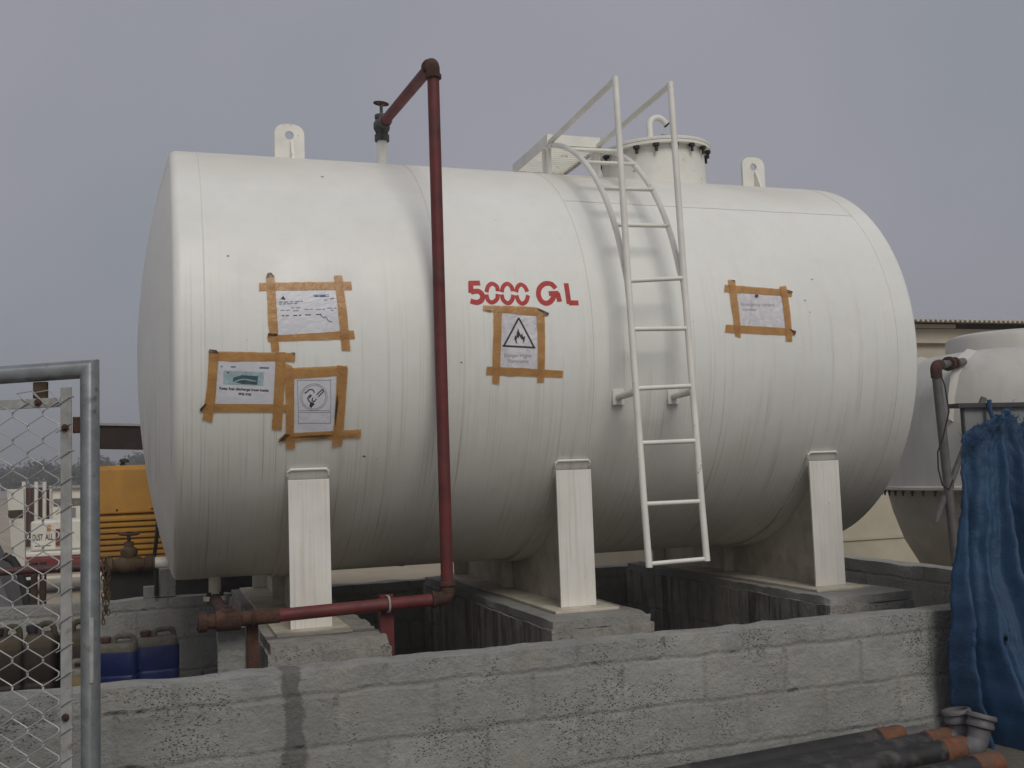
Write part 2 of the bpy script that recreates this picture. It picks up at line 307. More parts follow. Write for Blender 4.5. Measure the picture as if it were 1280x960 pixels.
class MB:
    def __init__(s): s.v = []; s.f = []
    def add(s, vs, fs):
        o = len(s.v); s.v += [Vector(v) for v in vs]; s.f += [tuple(i+o for i in f) for f in fs]; return s
    def box(s, x0, x1, y0, y1, z0, z1, mtx=None):
        vs = [(x, y, z) for x in (x0, x1) for y in (y0, y1) for z in (z0, z1)]
        if mtx: vs = [mtx @ Vector(v) for v in vs]
        return s.add(vs, [(0, 1, 3, 2), (4, 6, 7, 5), (0, 4, 5, 1), (2, 3, 7, 6), (0, 2, 6, 4), (1, 5, 7, 3)])
    def tube(s, pts, r, n=12, cap=True, rot=0.0):
        P = [Vector(p) for p in pts]
        Q = [P[0]]
        for p in P[1:]:
            if (p-Q[-1]).length > 1e-6: Q.append(p)
        P = Q; rr = r if isinstance(r, (list, tuple)) else [r]*len(P)
        t = (P[1]-P[0]).normalized(); a = t.orthogonal().normalized(); b = t.cross(a)
        if abs(t.z) < 0.9:
            a = Vector((0, 0, 1)); a = (a - t*a.dot(t)).normalized(); b = t.cross(a)
        else:
            a = Vector((1, 0, 0)); a = (a - t*a.dot(t)).normalized(); b = t.cross(a)
        ring = [P[0] + (a*math.cos(2*math.pi*k/n+rot) + b*math.sin(2*math.pi*k/n+rot))*rr[0] for k in range(n)]
        o = len(s.v); s.v += ring
        for i in range(1, len(P)):
            tp = (P[i]-P[i-1]).normalized()
            tn = (P[i+1]-P[i]).normalized() if i+1 < len(P) else tp
            nn = (tp+tn)
            nn = nn.normalized() if nn.length > 1e-4 else tp
            k_ = rr[i]/rr[i-1]
            new = []
            for v in ring:
                w = P[i-1] + (v-P[i-1])*1.0
                # slide along the segment to the mitre plane
                w = w + tp*((P[i]-w).dot(nn)/max(0.15, tp.dot(nn)))
                if k_ != 1: w = P[i] + (w-P[i])*k_
                new.append(w)
            ring = new; s.v += ring
            for k in range(n):
                p0 = o+(i-1)*n+k; p1 = o+(i-1)*n+(k+1) % n
                s.f.append((p0, p1, p1+n, p0+n))
        if cap:
            s.f.append(tuple(o+k for k in range(n))[::-1]); L = o+(len(P)-1)*n; s.f.append(tuple(L+k for k in range(n)))
        return s
    def ring(s, c, ax, R, r, n=32, m=8, a0=0, a1=2*math.pi):
        c = Vector(c); ax = Vector(ax).normalized(); a = ax.orthogonal().normalized()
        if abs(ax.x) > .9: a = Vector((0, -1, 0))
        b = ax.cross(a); o = len(s.v); full = abs(a1-a0-2*math.pi) < 1e-6; N = n if full else n+1
        for i in range(N):
            th = a0+(a1-a0)*i/n; d = a*math.cos(th)+b*math.sin(th)
            for j in range(m):
                ph = 2*math.pi*j/m; s.v.append(c + d*(R+r*math.cos(ph)) + ax*(r*math.sin(ph)))
        for i in range(n):
            i2 = (i+1) % N
            for j in range(m):
                j2 = (j+1) % m; s.f.append((o+i*m+j, o+i2*m+j, o+i2*m+j2, o+i*m+j2))
        return s
    def lathe(s, prof, c=(0, 0, 0), ax=(0, 0, 1), n=32, ref=None):
        c = Vector(c); ax = Vector(ax).normalized(); a = Vector(ref) if ref else ax.orthogonal().normalized(); b = ax.cross(a); o = len(s.v)
        for r, h in prof:
            for k in range(n):
                th = 2*math.pi*k/n; s.v.append(c + ax*h + (a*math.cos(th)+b*math.sin(th))*r)
        for i in range(len(prof)-1):
            for k in range(n):
                k2 = (k+1) % n; s.f.append((o+i*n+k, o+i*n+k2, o+(i+1)*n+k2, o+(i+1)*n+k))
        if prof[0][0] > 1e-6: s.f.append(tuple(o+k for k in range(n))[::-1])
        if prof[-1][0] > 1e-6:
            L = o+(len(prof)-1)*n; s.f.append(tuple(L+k for k in range(n)))
        return s
    def prism(s, poly, h0, h1, f):
        n = len(poly); vs = [f(u, v, h0) for u, v in poly]+[f(u, v, h1) for u, v in poly]
        return s.add(vs, [tuple(range(n))[::-1], tuple(range(n, 2*n))]+[(i, (i+1) % n, n+(i+1) % n, n+i) for i in range(n)])
    def build(s, name, m, parent=None, smooth=35, bevel=0, merge=False):
        me = bpy.data.meshes.new(name); me.from_pydata([tuple(v) for v in s.v], [], s.f); me.update()
        bm = bmesh.new(); bm.from_mesh(me)
        bmesh.ops.remove_doubles(bm, verts=bm.verts, dist=1e-6)
        bmesh.ops.recalc_face_normals(bm, faces=bm.faces); bm.to_mesh(me); bm.free()
        me.materials.append(M[m] if isinstance(m, str) else m)
        if smooth:
            me.polygons.foreach_set('use_smooth', [True]*len(me.polygons)); me.set_sharp_from_angle(angle=R_(smooth))
        o = bpy.data.objects.new(name, me); C.objects.link(o)
        if parent:
            o.parent = parent
            if parent.type == 'EMPTY': o.matrix_parent_inverse = Matrix.Translation(parent.location).inverted()
        if bevel:
            bv = o.modifiers.new('bevel', 'BEVEL'); bv.width = bevel; bv.segments = 2; bv.limit_method = 'ANGLE'; bv.angle_limit = R_(40)
        return o

def fillet(pts, rad, n=6):
    P = [Vector(p) for p in pts]; out = [P[0]]
    for i in range(1, len(P)-1):
        a = (P[i-1]-P[i]).normalized(); b = (P[i+1]-P[i]).normalized(); th = a.angle(b)
        d = min(rad/math.tan(th/2), (P[i-1]-P[i]).length*.49, (P[i+1]-P[i]).length*.49); r = d*math.tan(th/2)
        cen = P[i]+(a+b).normalized()*(r/math.sin(th/2)); s = P[i]+a*d-cen; e = P[i]+b*d-cen; ang = s.angle(e); ax = s.cross(e).normalized()
        for k in range(n+1): out.append(cen + Matrix.Rotation(ang*k/n, 3, ax) @ s)
    out.append(P[-1]); return out

def tag(o, label, cat, group=None, kind=None):
    o['label'] = label; o['category'] = cat
    if group: o['group'] = group
    if kind: o['kind'] = kind
    return o
def thing(name, label, cat, loc=(0, 0, 0), group=None):
    o = bpy.data.objects.new(name, None); C.objects.link(o); o.location = loc; o.empty_display_size = 0.1
    return tag(o, label, cat, group)
def struct(o): o['kind'] = 'structure'; return o
def dup(o, parent=None):
    c = o.copy(); C.objects.link(c)
    if parent: c.parent = parent
    for ch in list(o.children): dup(ch, c)
    return c

def rough_box(x0, x1, y0, y1, z0, z1, cell=0.06, amp=0.008, seed=0.0, chip=0.02):
    """a box skinned as a grid whose surface and arrises are uneven"""
    mb = MB()
    def seg(a, b): return max(1, int(round((b-a)/cell)))
    nx, ny, nz = seg(x0, x1), seg(y0, y1), seg(z0, z1)
    def face(f, na, nb):
        o = len(mb.v)
        for i in range(na+1):
            for j in range(nb+1): mb.v.append(Vector(f(i/na, j/nb)))
        for i in range(na):
            for j in range(nb):
                p = o+i*(nb+1)+j; mb.f.append((p, p+1, p+nb+2, p+nb+1))
    L = lambda a, b, t: a+(b-a)*t
    for yy in (y0, y1): face(lambda s, t: (L(x0, x1, s), yy, L(z0, z1, t)), nx, nz)
    for xx in (x0, x1): face(lambda s, t: (xx, L(y0, y1, s), L(z0, z1, t)), ny, nz)
    for zz in (z0, z1): face(lambda s, t: (L(x0, x1, s), L(y0, y1, t), zz), nx, ny)
    cx, cy, cz = (x0+x1)/2, (y0+y1)/2, (z0+z1)/2
    for v in mb.v:
        p = Vector((v.x*1.0+seed, v.y, v.z))
        ex = min(abs(v.x-x0), abs(v.x-x1)) < 1e-5; ey = min(abs(v.y-y0), abs(v.y-y1)) < 1e-5; ez = abs(v.z-z1) < 1e-5
        d = Vector((noise.noise(p*11), noise.noise(p*11+Vector((9, 0, 0))), noise.noise(p*5+Vector((0, 9, 0)))))*amp
        if ex+ey+ez >= 2:
            k = max(0, noise.noise(p*4+Vector((3, 3, 3)))-0.25)*chip*1.6 + max(0, noise.noise(p*14))*chip*0.5
            inw = Vector(((cx-v.x) if ex else 0, (cy-v.y) if ey else 0, (cz-v.z) if ez else 0))
            inw = Vector([math.copysign(1, c) if abs(c) > 1e-6 else 0 for c in inw]); d += inw*k
        v += d
    return mb

# ================================================================== SETTING
g = MB(); N_ = 60
g.add([(-396, -396, 0), (396, -396, 0), (396, 396, 0), (-396, 396, 0)], [(0, 1, 2, 3)])
struct(g.build('ground', 'sand', smooth=0))
def uneven(x0, x1, y0, y1, z, cell, amp, name, m):
    mb = MB(); nx = int((x1-x0)/cell); ny = int((y1-y0)/cell)
    for i in range(nx+1):
        for j in range(ny+1):
            x = x0+(x1-x0)*i/nx; y = y0+(y1-y0)*j/ny
            e = 0 if (i in (0, nx) or j in (0, ny)) else 1
            mb.v.append(Vector((x, y, z*e + amp*noise.noise(Vector((x*2.3, y*2.3, 0))) - (1-e)*0.05)))
    for i in range(nx):
        for j in range(ny):
            p = i*(ny+1)+j; mb.f.append((p, p+ny+1, p+ny+2, p+1))
    return struct(mb.build(name, m))
uneven(-7, 12, -12, -1.98, 0.10, 0.12, 0.012, 'earth_yard', 'yard')
struct(rough_box(-3.0, 4.79, -1.86, 1.26, 0.0, 0.12, 0.3, 0.004).build('bund_floor', 'slab'))

# ---- bund walls
GB = 'low concrete block walls round the tank'
tag(rough_box(-3.2, 4.95, -2.0, -1.84, 0.0, 0.69, 0.04, 0.005, 1.0, 0.02).build('block_wall', 'block'),
    'long low grey block wall in the foreground, in front of the tank', 'wall', GB)
tag(rough_box(-3.2, 4.95, 1.25, 1.41, 0.0, 0.67, 0.07, 0.006, 5.0, 0.015).build('block_wall', 'block'),
    'low grey block wall behind the tank and the plastic cans', 'wall', GB)
tag(rough_box(4.80, 4.95, -1.838, 1.248, 0.0, 0.69, 0.06, 0.006, 9.0, 0.015).build('block_wall', 'block'),
    'short low block wall running back past the right end of the tank', 'wall', GB)

# ---- plinths
GP = 'concrete plinths under the tank saddles'
for (xa, xb, lab, sd) in ((0.345, 0.905, 'rough concrete plinth under the left saddle, its right edge broken in steps', 2.0),
                      (1.69, 2.25, 'concrete plinth under the middle saddle, beside the foot of the ladder', 4.0),
                      (3.29, 3.84, 'concrete plinth under the right saddle, nearest the blue netting', 6.0)):
    mb = rough_box(xa, xb, -1.38, 1.20, 0.12, 0.655, 0.055, 0.008, sd, 0.02)
    o = rough_box(xa+0.012, xb-0.01, -1.372, 1.19, 0.655, 0.70, 0.05, 0.004, sd+1, 0.03)
    root = thing('concrete_plinth', lab, 'plinth', ((xa+xb)/2, -0.1, 0), GP)
    mb.build('plinth_base', 'plinth', root); o.build('mortar_cap', 'smooth_conc' if sd > 3 else 'plinth', root)
tag(rough_box(0.14, 0.262, -1.19, -1.09, 0.12, 0.765, 0.05, 0.003, 7, 0.008).build('concrete_pier', 'smooth_conc'),
    'thin pale concrete pier under the rusty end of the red pipe', 'pier')

# ================================================================== FUEL TANK
TZ, TR, TL = 2.098, 1.2, 4.103
def cyl(X, s, off=0.0):
    th = s/TR; r = TR+off
    return Vector((X, -r*math.cos(th), TZ+r*math.sin(th)))
tank = thing('fuel_tank', 'large white horizontal cylindrical fuel tank on three saddles, stencilled 5000 GL in red', 'tank', (TL/2, 0, 0.7))
k_, h_ = 0.045, 0.215
a_ = TR-k_; Rs = (h_*h_+a_*a_-k_*k_)/(2*(h_-k_)); xs_ = Rs-h_; tt = math.atan2(a_, xs_)
head = [(Rs*math.sin(tt*i/16), xs_-Rs*math.cos(tt*i/16)) for i in range(17)]
head += [(a_+k_*math.sin(s), -k_*math.cos(s)) for s in [tt+(math.pi/2-tt)*i/10 for i in range(1, 11)]]
prof = head + [(TR, TL*i/12) for i in range(1, 12)] + [(r, TL-x) for r, x in head[::-1]]
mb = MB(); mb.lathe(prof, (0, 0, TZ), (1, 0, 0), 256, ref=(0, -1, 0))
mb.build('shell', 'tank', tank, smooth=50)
for X in (0.10, 1.245, 2.06, 3.99):
    MB().ring((X, 0, TZ), (1, 0, 0), TR, 0.0038, 200, 6).build('weld_seam', 'tank', tank)
for xa, xb, s in ((2.07, 3.985, 0.935),):
    MB().tube([cyl(xa+(xb-xa)*i/20, s+0.002*math.sin(i*2.1)) for i in range(21)], 0.0028, 6).build('weld_seam', 'seam', tank)

# lifting lugs
for X, rib in ((0.652, 0.02), (3.842, 0.05)):
    w = 0.088; poly = []
    hole = [(0.027*math.cos(t), 0.027*math.sin(t)) for t in [2*math.pi*i/20 for i in range(20)]]
    zc = 3.487; outer = [(-w, 3.27-zc), ] 
    # plate with a real hole: strip between hole and outline
    def outl(t):
        c, s = math.cos(t), math.sin(t)
        if s >= 0: 
            rr = 0.0; return (w*c, 0.068*s) if abs(c) < 0.0 else (w*math.copysign(abs(c)**0.75, c), 0.07*s**0.8 if s > 0 else 0)
        # box below
        k = min(w/abs(c) if abs(c) > 1e-6 else 9, 0.215/abs(s)); return (c*k, s*k)
    N = 64; ts = [2*math.pi*i/N for i in range(N)]
    vs = []; 
    for y in (-0.011, 0.011):
        for t in ts: vs.append((X+0.026*math.cos(t), y, zc+0.026*math.sin(t)))
        for t in ts:
            p = outl(t); vs.append((X+p[0], y, zc+p[1]))
    fs = []
    for i in range(N):
        j = (i+1) % N
        fs += [(i, j, N+j, N+i), (2*N+i, 3*N+i, 3*N+j, 2*N+j), (i, 2*N+i, 2*N+j, j), (N+i, N+j, 3*N+j, 3*N+i)]
    lug = MB().add(vs, fs).build('lifting_lug', 'white', tank)
    MB().prism([(-0.012, 3.46), (-0.03, 3.44), (-0.10, 3.29), (-0.02, 3.28), (-0.012, 3.28)], -0.008, 0.008, lambda u, v, t, X=X, rib=rib: (X+0.012+t, u, v)).build('gusset', 'white', lug)
    MB().box(X-0.115, X+0.115, -0.07, 0.07, 3.287, 3.301).build('doubler_plate', 'tank', lug)

# manhole
MX = 3.068; tilt = Matrix.Rotation(R_(-2.6), 3, 'Y'); ax = tilt @ Vector((0, 0, 1)); mc = Vector((MX, 0, 3.50))
neck = MB().lathe([(0.343, -0.33), (0.343, -0.001)], mc, ax, 64).build('manhole_neck', 'white', tank)
MB().lathe([(0.388, 0.0), (0.388, 0.018), (0.343, 0.018)], mc, ax, 64).build('flange', 'white', neck, smooth=30)
MB().lathe([(0.39, 0.0205), (0.392, 0.036), (0.388, 0.040), (0.0, 0.043)], mc, ax, 64).build('cover', 'white', neck, smooth=30)
for i in range(18):
    t = 2*math.pi*(i+0.35)/18; p = mc + tilt @ Vector((0.367*math.cos(t), 0.367*math.sin(t), 0))
    MB().lathe([(0.021, -0.001), (0.021, -0.018), (0.010, -0.019), (0.010, -0.05)], p, ax, 6).build('bolt', 'dark_bolt', neck, smooth=0)
vp = [Vector((MX-0.01, 0, 3.53)), Vector((MX-0.01, 0, 3.70))]
vp += [Vector((MX-0.01+0.062*(1-math.cos(t)), 0, 3.725+0.062*math.sin(t))) for t in [R_(d) for d in range(0, 136, 15)]]
vp.append(vp[-1]+Vector((0.022, 0, -0.022)))
vent = MB().tube(vp, 0.0215, 16).build('vent_pipe', 'white', neck)
MB().lathe([(0.0225, -0.002), (0.0225, 0.010)], vp[-1], (1, 0, -1), 16).build('vent_mesh', 'dark_bolt', neck)
MB().tube(fillet([(MX+0.07, -0.04, 3.54), (MX+0.05, -0.04, 3.66), (MX+0.2, -0.04, 3.655), (MX+0.19, -0.04, 3.535)], 0.01, 3), 0.006, 8).build('handle', 'galv_dull', neck)

# saddles
for xc in (0.585, 1.980, 3.545):
    mb = MB(); n = 40; t = 0.007
    a0 = math.asin(1.03/1.208)
    for i in range(n+1):
        a = -a0 + 2*a0*i/n; y = 1.208*math.sin(a); z = min(1.42, TZ-1.208*math.cos(a))
        for xx in (xc-t, xc+t): mb.v += [Vector((xx, y, z)), Vector((xx, y, 0.716))]
    for i in range(n):
        p = i*4; q_ = p+4
        mb.f += [(p, q_, q_+1, p+1), (p+2, p+3, q_+3, q_+2), (p, p+2, q_+2, q_), (p+1, q_+1, q_+3, p+3)]
    mb.f += [(0, 1, 3, 2), (n*4, n*4+2, n*4+3, n*4+1)]
    sad = mb.build('saddle', 'cream_dirty', tank, smooth=20)
    for sgn in (-1, 1):
        y0, y1 = sorted((sgn*1.031, sgn*1.045))
        MB().box(xc-0.1, xc+0.1, y0, y1, 0.716, 1.432).build('end_plate', 'plate', sad, smooth=0, bevel=0.002)
    # curved wrapper pad with rounded corners at its tip
    mb = MB(); am = math.asin(1.0)-R_(30.6); n = 70; m_ = 8
    def padw(a):
        e = (am-abs(a))*TR
        r = 0.03
        return 0.1 - (r - math.sqrt(max(0, r*r-(r-e)**2)) if e < r else 0)
    angs = sorted([-am+2*am*i/n for i in range(n+1)] + [s_*(am-e/TR) for s_ in (-1, 1) for e in (0.0, 0.002, 0.006, 0.012, 0.02)])
    for a in angs:
        for off in (0.003, 0.014):
            for s_ in (-1, 1):
                mb.v.append(Vector((xc+s_*padw(a), (TR+off)*math.sin(a), TZ-(TR+off)*math.cos(a))))
    for i in range(len(angs)-1):
        p = i*4; q_ = p+4
        mb.f += [(p, p+1, q_+1, q_), (p+2, q_+2, q_+3, p+3), (p, q_, q_+2, p+2), (p+1, p+3, q_+3, q_+1)]
    mb.f += [(0, 2, 3, 1), (len(angs)*4-4, len(angs)*4-3, len(angs)*4-1, len(angs)*4-2)]
    mb.build('wrap_pad', 'tank', sad, smooth=30)
    MB().tube([Vector((xc+u, 0, TZ)) + Vector((0, -(TR+0.012)*math.cos(R_(-30.5)+v), (TR+0.012)*math.sin(R_(-30.5)+v))) for u, v in
               [(-0.098, -0.03), (-0.097, -0.012), (-0.085, -0.001), (0.085, -0.001), (0.097, -0.012), (0.098, -0.03)]], 0.007, 8).build('weld_bead', 'white', sad)
    for y in (0.02,):
        zt = TZ-math.sqrt(1.214**2-y*y)-0.004
        MB().box(xc-0.075, xc+0.075, y-0.006, y+0.006, 0.717, zt).build('stiffener', 'cream_dirty', sad, smooth=0)
    MB().box(xc-0.178, xc+0.178, -1.165, 1.13, 0.7005, 0.7155).build('base_plate', 'cream_dirty', sad, smooth=0, bevel=0.003)

# nozzles
MB().tube([(0.18, -0.2, 0.93), (0.18, -0.2, 0.822)], 0.033, 16).build('drain_nozzle', 'cream_dirty', tank)
MB().lathe([(0.062, 0.8), (0.062, 0.815), (0.033, 0.816), (0.033, 0.83)], (0.18, -0.2, 0), (0, 0, 1), 24).build('drain_flange', 'cream_dirty', tank, smooth=30)
MB().tube([(-0.02, 0, 0.995), (-0.14, 0, 0.998)], 0.031, 16).build('outlet_nozzle', 'white', tank)
MB().tube([(1.205, -0.02, 3.28), (1.213, -0.02, 3.50)], 0.031, 16).build('inlet_nozzle', 'white', tank)

# --- things drawn on the curved shell
def to_shell(bm, off, wob=0.0, seed=0):
    bmesh.ops.remove_doubles(bm, verts=bm.verts, dist=1e-5)
    smin = min(v.co.y for v in bm.verts); smax = max(v.co.y for v in bm.verts)
    xmin = min(v.co.x for v in bm.verts); xmax = max(v.co.x for v in bm.verts)
    s = math.floor(smin/0.02)*0.02
    while s < smax:
        s += 0.02; bmesh.ops.bisect_plane(bm, geom=bm.verts[:]+bm.edges[:]+bm.faces[:], plane_co=(0, s, 0), plane_no=(0, 1, 0))
    if wob:
        x = xmin
        while x < xmax:
            x += 0.02; bmesh.ops.bisect_plane(bm, geom=bm.verts[:]+bm.edges[:]+bm.faces[:], plane_co=(x, 0, 0), plane_no=(1, 0, 0))
    for v in bm.verts:
        w = off
        if wob: w += wob*max(0, noise.noise(Vector((v.co.x*16+seed, v.co.y*16, seed))))
        v.co = cyl(v.co.x, v.co.y, w)
def bm_obj(bm, name, m, parent, smooth=True):
    bmesh.ops.recalc_face_normals(bm, faces=bm.faces)
    for f in bm.faces:
        c = f.calc_center_median()
        if f.normal.dot(Vector((0, c.y, c.z-TZ))) < 0: f.normal_flip()
        f.smooth = smooth
    me = bpy.data.meshes.new(name); bm.to_mesh(me); bm.free(); me.materials.append(M[m])
    o = bpy.data.objects.new(name, me); C.objects.link(o); o.parent = parent
    if parent.type == 'EMPTY': o.matrix_parent_inverse = Matrix.Translation(parent.location).inverted()
    return o
def patch(polys, off, name, m, parent, wob=0.0, seed=0, rough=0):
    bm = bmesh.new()
    for poly in polys:
        if rough:
            rnd = random.Random(seed+len(poly)); P = []
            for i in range(len(poly)):
                a = Vector((*poly[i], 0)); b = Vector((*poly[(i+1) % len(poly)], 0)); L = (b-a).length; n = max(1, int(L/0.02))
                for k in range(n):
                    p = a.lerp(b, k/n)
                    if k: p += Vector((rnd.uniform(-1, 1), rnd.uniform(-1, 1), 0))*rough
                    P.append(p)
        else: P = [Vector((*p, 0)) for p in poly]
        bm.faces.new([bm.verts.new(p) for p in P])
    bmesh.ops.triangulate(bm, faces=bm.faces[:])
    to_shell(bm, off, wob, seed)
    return bm_obj(bm, name, m, parent)
def ribbon(pts, w):
    """list of quads for a painted stroke"""
    P = [Vector((*p, 0)) for p in pts]; out = []; Ls = []; Rs_ = []
    for i, p in enumerate(P):
        t = ((P[i]-P[i-1]).normalized() if i else Vector()) + ((P[i+1]-P[i]).normalized() if i+1 < len(P) else Vector())
        t.normalize(); nrm = Vector((-t.y, t.x, 0)); c = 1.0
        if 0 < i < len(P)-1:
            c = 1/max(0.5, nrm.dot(Vector((-(P[i]-P[i-1]).normalized().y, (P[i]-P[i-1]).normalized().x, 0))))
        Ls.append(p+nrm*w/2*c); Rs_.append(p-nrm*w/2*c)
    for i in range(len(P)-1):
        out.append([(q.x, q.y) for q in (Ls[i], Ls[i+1], Rs_[i+1], Rs_[i])])
    return out
def smooth_pts(pts, n=5):
    P = [Vector((*p, 0)) for p in pts]; out = []
    for i in range(len(P)-1):
        p0 = P[max(0, i-1)]; p1 = P[i]; p2 = P[i+1]; p3 = P[min(len(P)-1, i+2)]
        for k in range(n):
            t = k/n; q = 0.5*((2*p1)+(p2-p0)*t+(2*p0-5*p1+4*p2-p3)*t*t+(3*p1-p0-3*p2+p3)*t**3); out.append((q.x, q.y))
    out.append((P[-1].x, P[-1].y)); return out
def strokes(sts, w, off, name, m, parent, curve=True):
    qs = []
    for st in sts: qs += ribbon(smooth_pts(st) if curve and len(st) > 2 else st, w)
    bm = bmesh.new()
    for q_ in qs: bm.faces.new([bm.verts.new((*p, 0)) for p in q_])
    to_shell(bm, off); return bm_obj(bm, name, m, parent)
def shell_text(txt, X, s, size, off, name, m, parent, rot=0.0, bold=0.0, width=None):
    cu = bpy.data.curves.new(name, 'FONT'); cu.body = txt; cu.size = size; cu.align_x = 'CENTER'; cu.align_y = 'CENTER'; cu.offset = bold; cu.resolution_u = 3
    t = bpy.data.objects.new('text_source', cu); C.objects.link(t)
    dg = bpy.context.evaluated_depsgraph_get(); dg.update()
    me = bpy.data.meshes.new_from_object(t.evaluated_get(dg)); bpy.data.objects.remove(t); bpy.data.curves.remove(cu)
    bm = bmesh.new(); bm.from_mesh(me); bpy.data.meshes.remove(me)
    ws = [v.co.x for v in bm.verts]; k = width/(max(ws)-min(ws)) if width else 1
    for v in bm.verts:
        x, y = v.co.x*k, v.co.y
        v.co = Vector((X+x*math.cos(rot)-y*math.sin(rot), s+x*math.sin(rot)+y*math.cos(rot), 0))
    to_shell(bm, off); return bm_obj(bm, name, m, parent)

GLY = {
 '5': [[(1.458, 0.3085), (1.3975, 0.3058)], [(1.4075, 0.310), (1.4032, 0.252)], [(1.4032, 0.257), (1.4442, 0.2624), (1.4635, 0.2409), (1.4568, 0.2147), (1.4301, 0.2013), (1.3968, 0.2092)]],
 '0a': [[(1.4867, 0.2589), (1.4986, 0.2903), (1.522, 0.3066), (1.5462, 0.2915), (1.5476, 0.2647)], [(1.4854, 0.2457), (1.4911, 0.2154), (1.5114, 0.2028), (1.5389, 0.2206), (1.546, 0.2492)]],
 '0b': [[(1.5688, 0.2608), (1.581, 0.2923), (1.6047, 0.3087), (1.6247, 0.2934), (1.6304, 0.2666)], [(1.5675, 0.2475), (1.5731, 0.217), (1.5975, 0.2001), (1.6209, 0.2179), (1.6304, 0.2467)]],
 '0c': [[(1.6474, 0.2626), (1.6596, 0.292), (1.6789, 0.3061), (1.6993, 0.293), (1.7094, 0.2662)], [(1.6477, 0.2448), (1.6555, 0.2142), (1.6759, 0.1994), (1.6994, 0.2151), (1.7115, 0.2462)]],
 'G': [[(1.8703, 0.2885), (1.8488, 0.3128), (1.8131, 0.3141), (1.7807, 0.2882), (1.7696, 0.2519), (1.7793, 0.2188), (1.8044, 0.2039), (1.8321, 0.2132), (1.853, 0.2403), (1.856, 0.258)], [(1.8282, 0.2576), (1.8842, 0.261)], [(1.8772, 0.264), (1.8837, 0.2142)]],
 'L': [[(1.9333, 0.3196), (1.9348, 0.2025)], [(1.9348, 0.2085), (1.9894, 0.2095)]]}
for ch, sts in GLY.items():
    w = {'5': 0.027, 'G': 0.027, 'L': 0.027}.get(ch, 0.022)
    strokes(sts, w, 0.0015, 'stencilled_character', 'stencil', tank)
for i, (X, s, r) in enumerate([(0.7273, 1.0652, .010), (0.2123, 0.42, .008), (0.8564, -0.5827, .009), (3.471, 0.3862, .008), (1.3362, -0.108, .007), (3.39, 0.25, .006), (3.41, 0.18, .005), (0.92, -0.60, .004)]):
    rn = random.Random(i); patch([[(X+r*rn.uniform(.5, 1.2)*math.cos(t), s+0.6*r*rn.uniform(.5, 1.2)*math.sin(t)) for t in [k*math.pi/4 for k in range(8)]]], 0.0014, 'paint_chip', 'chip', tank)

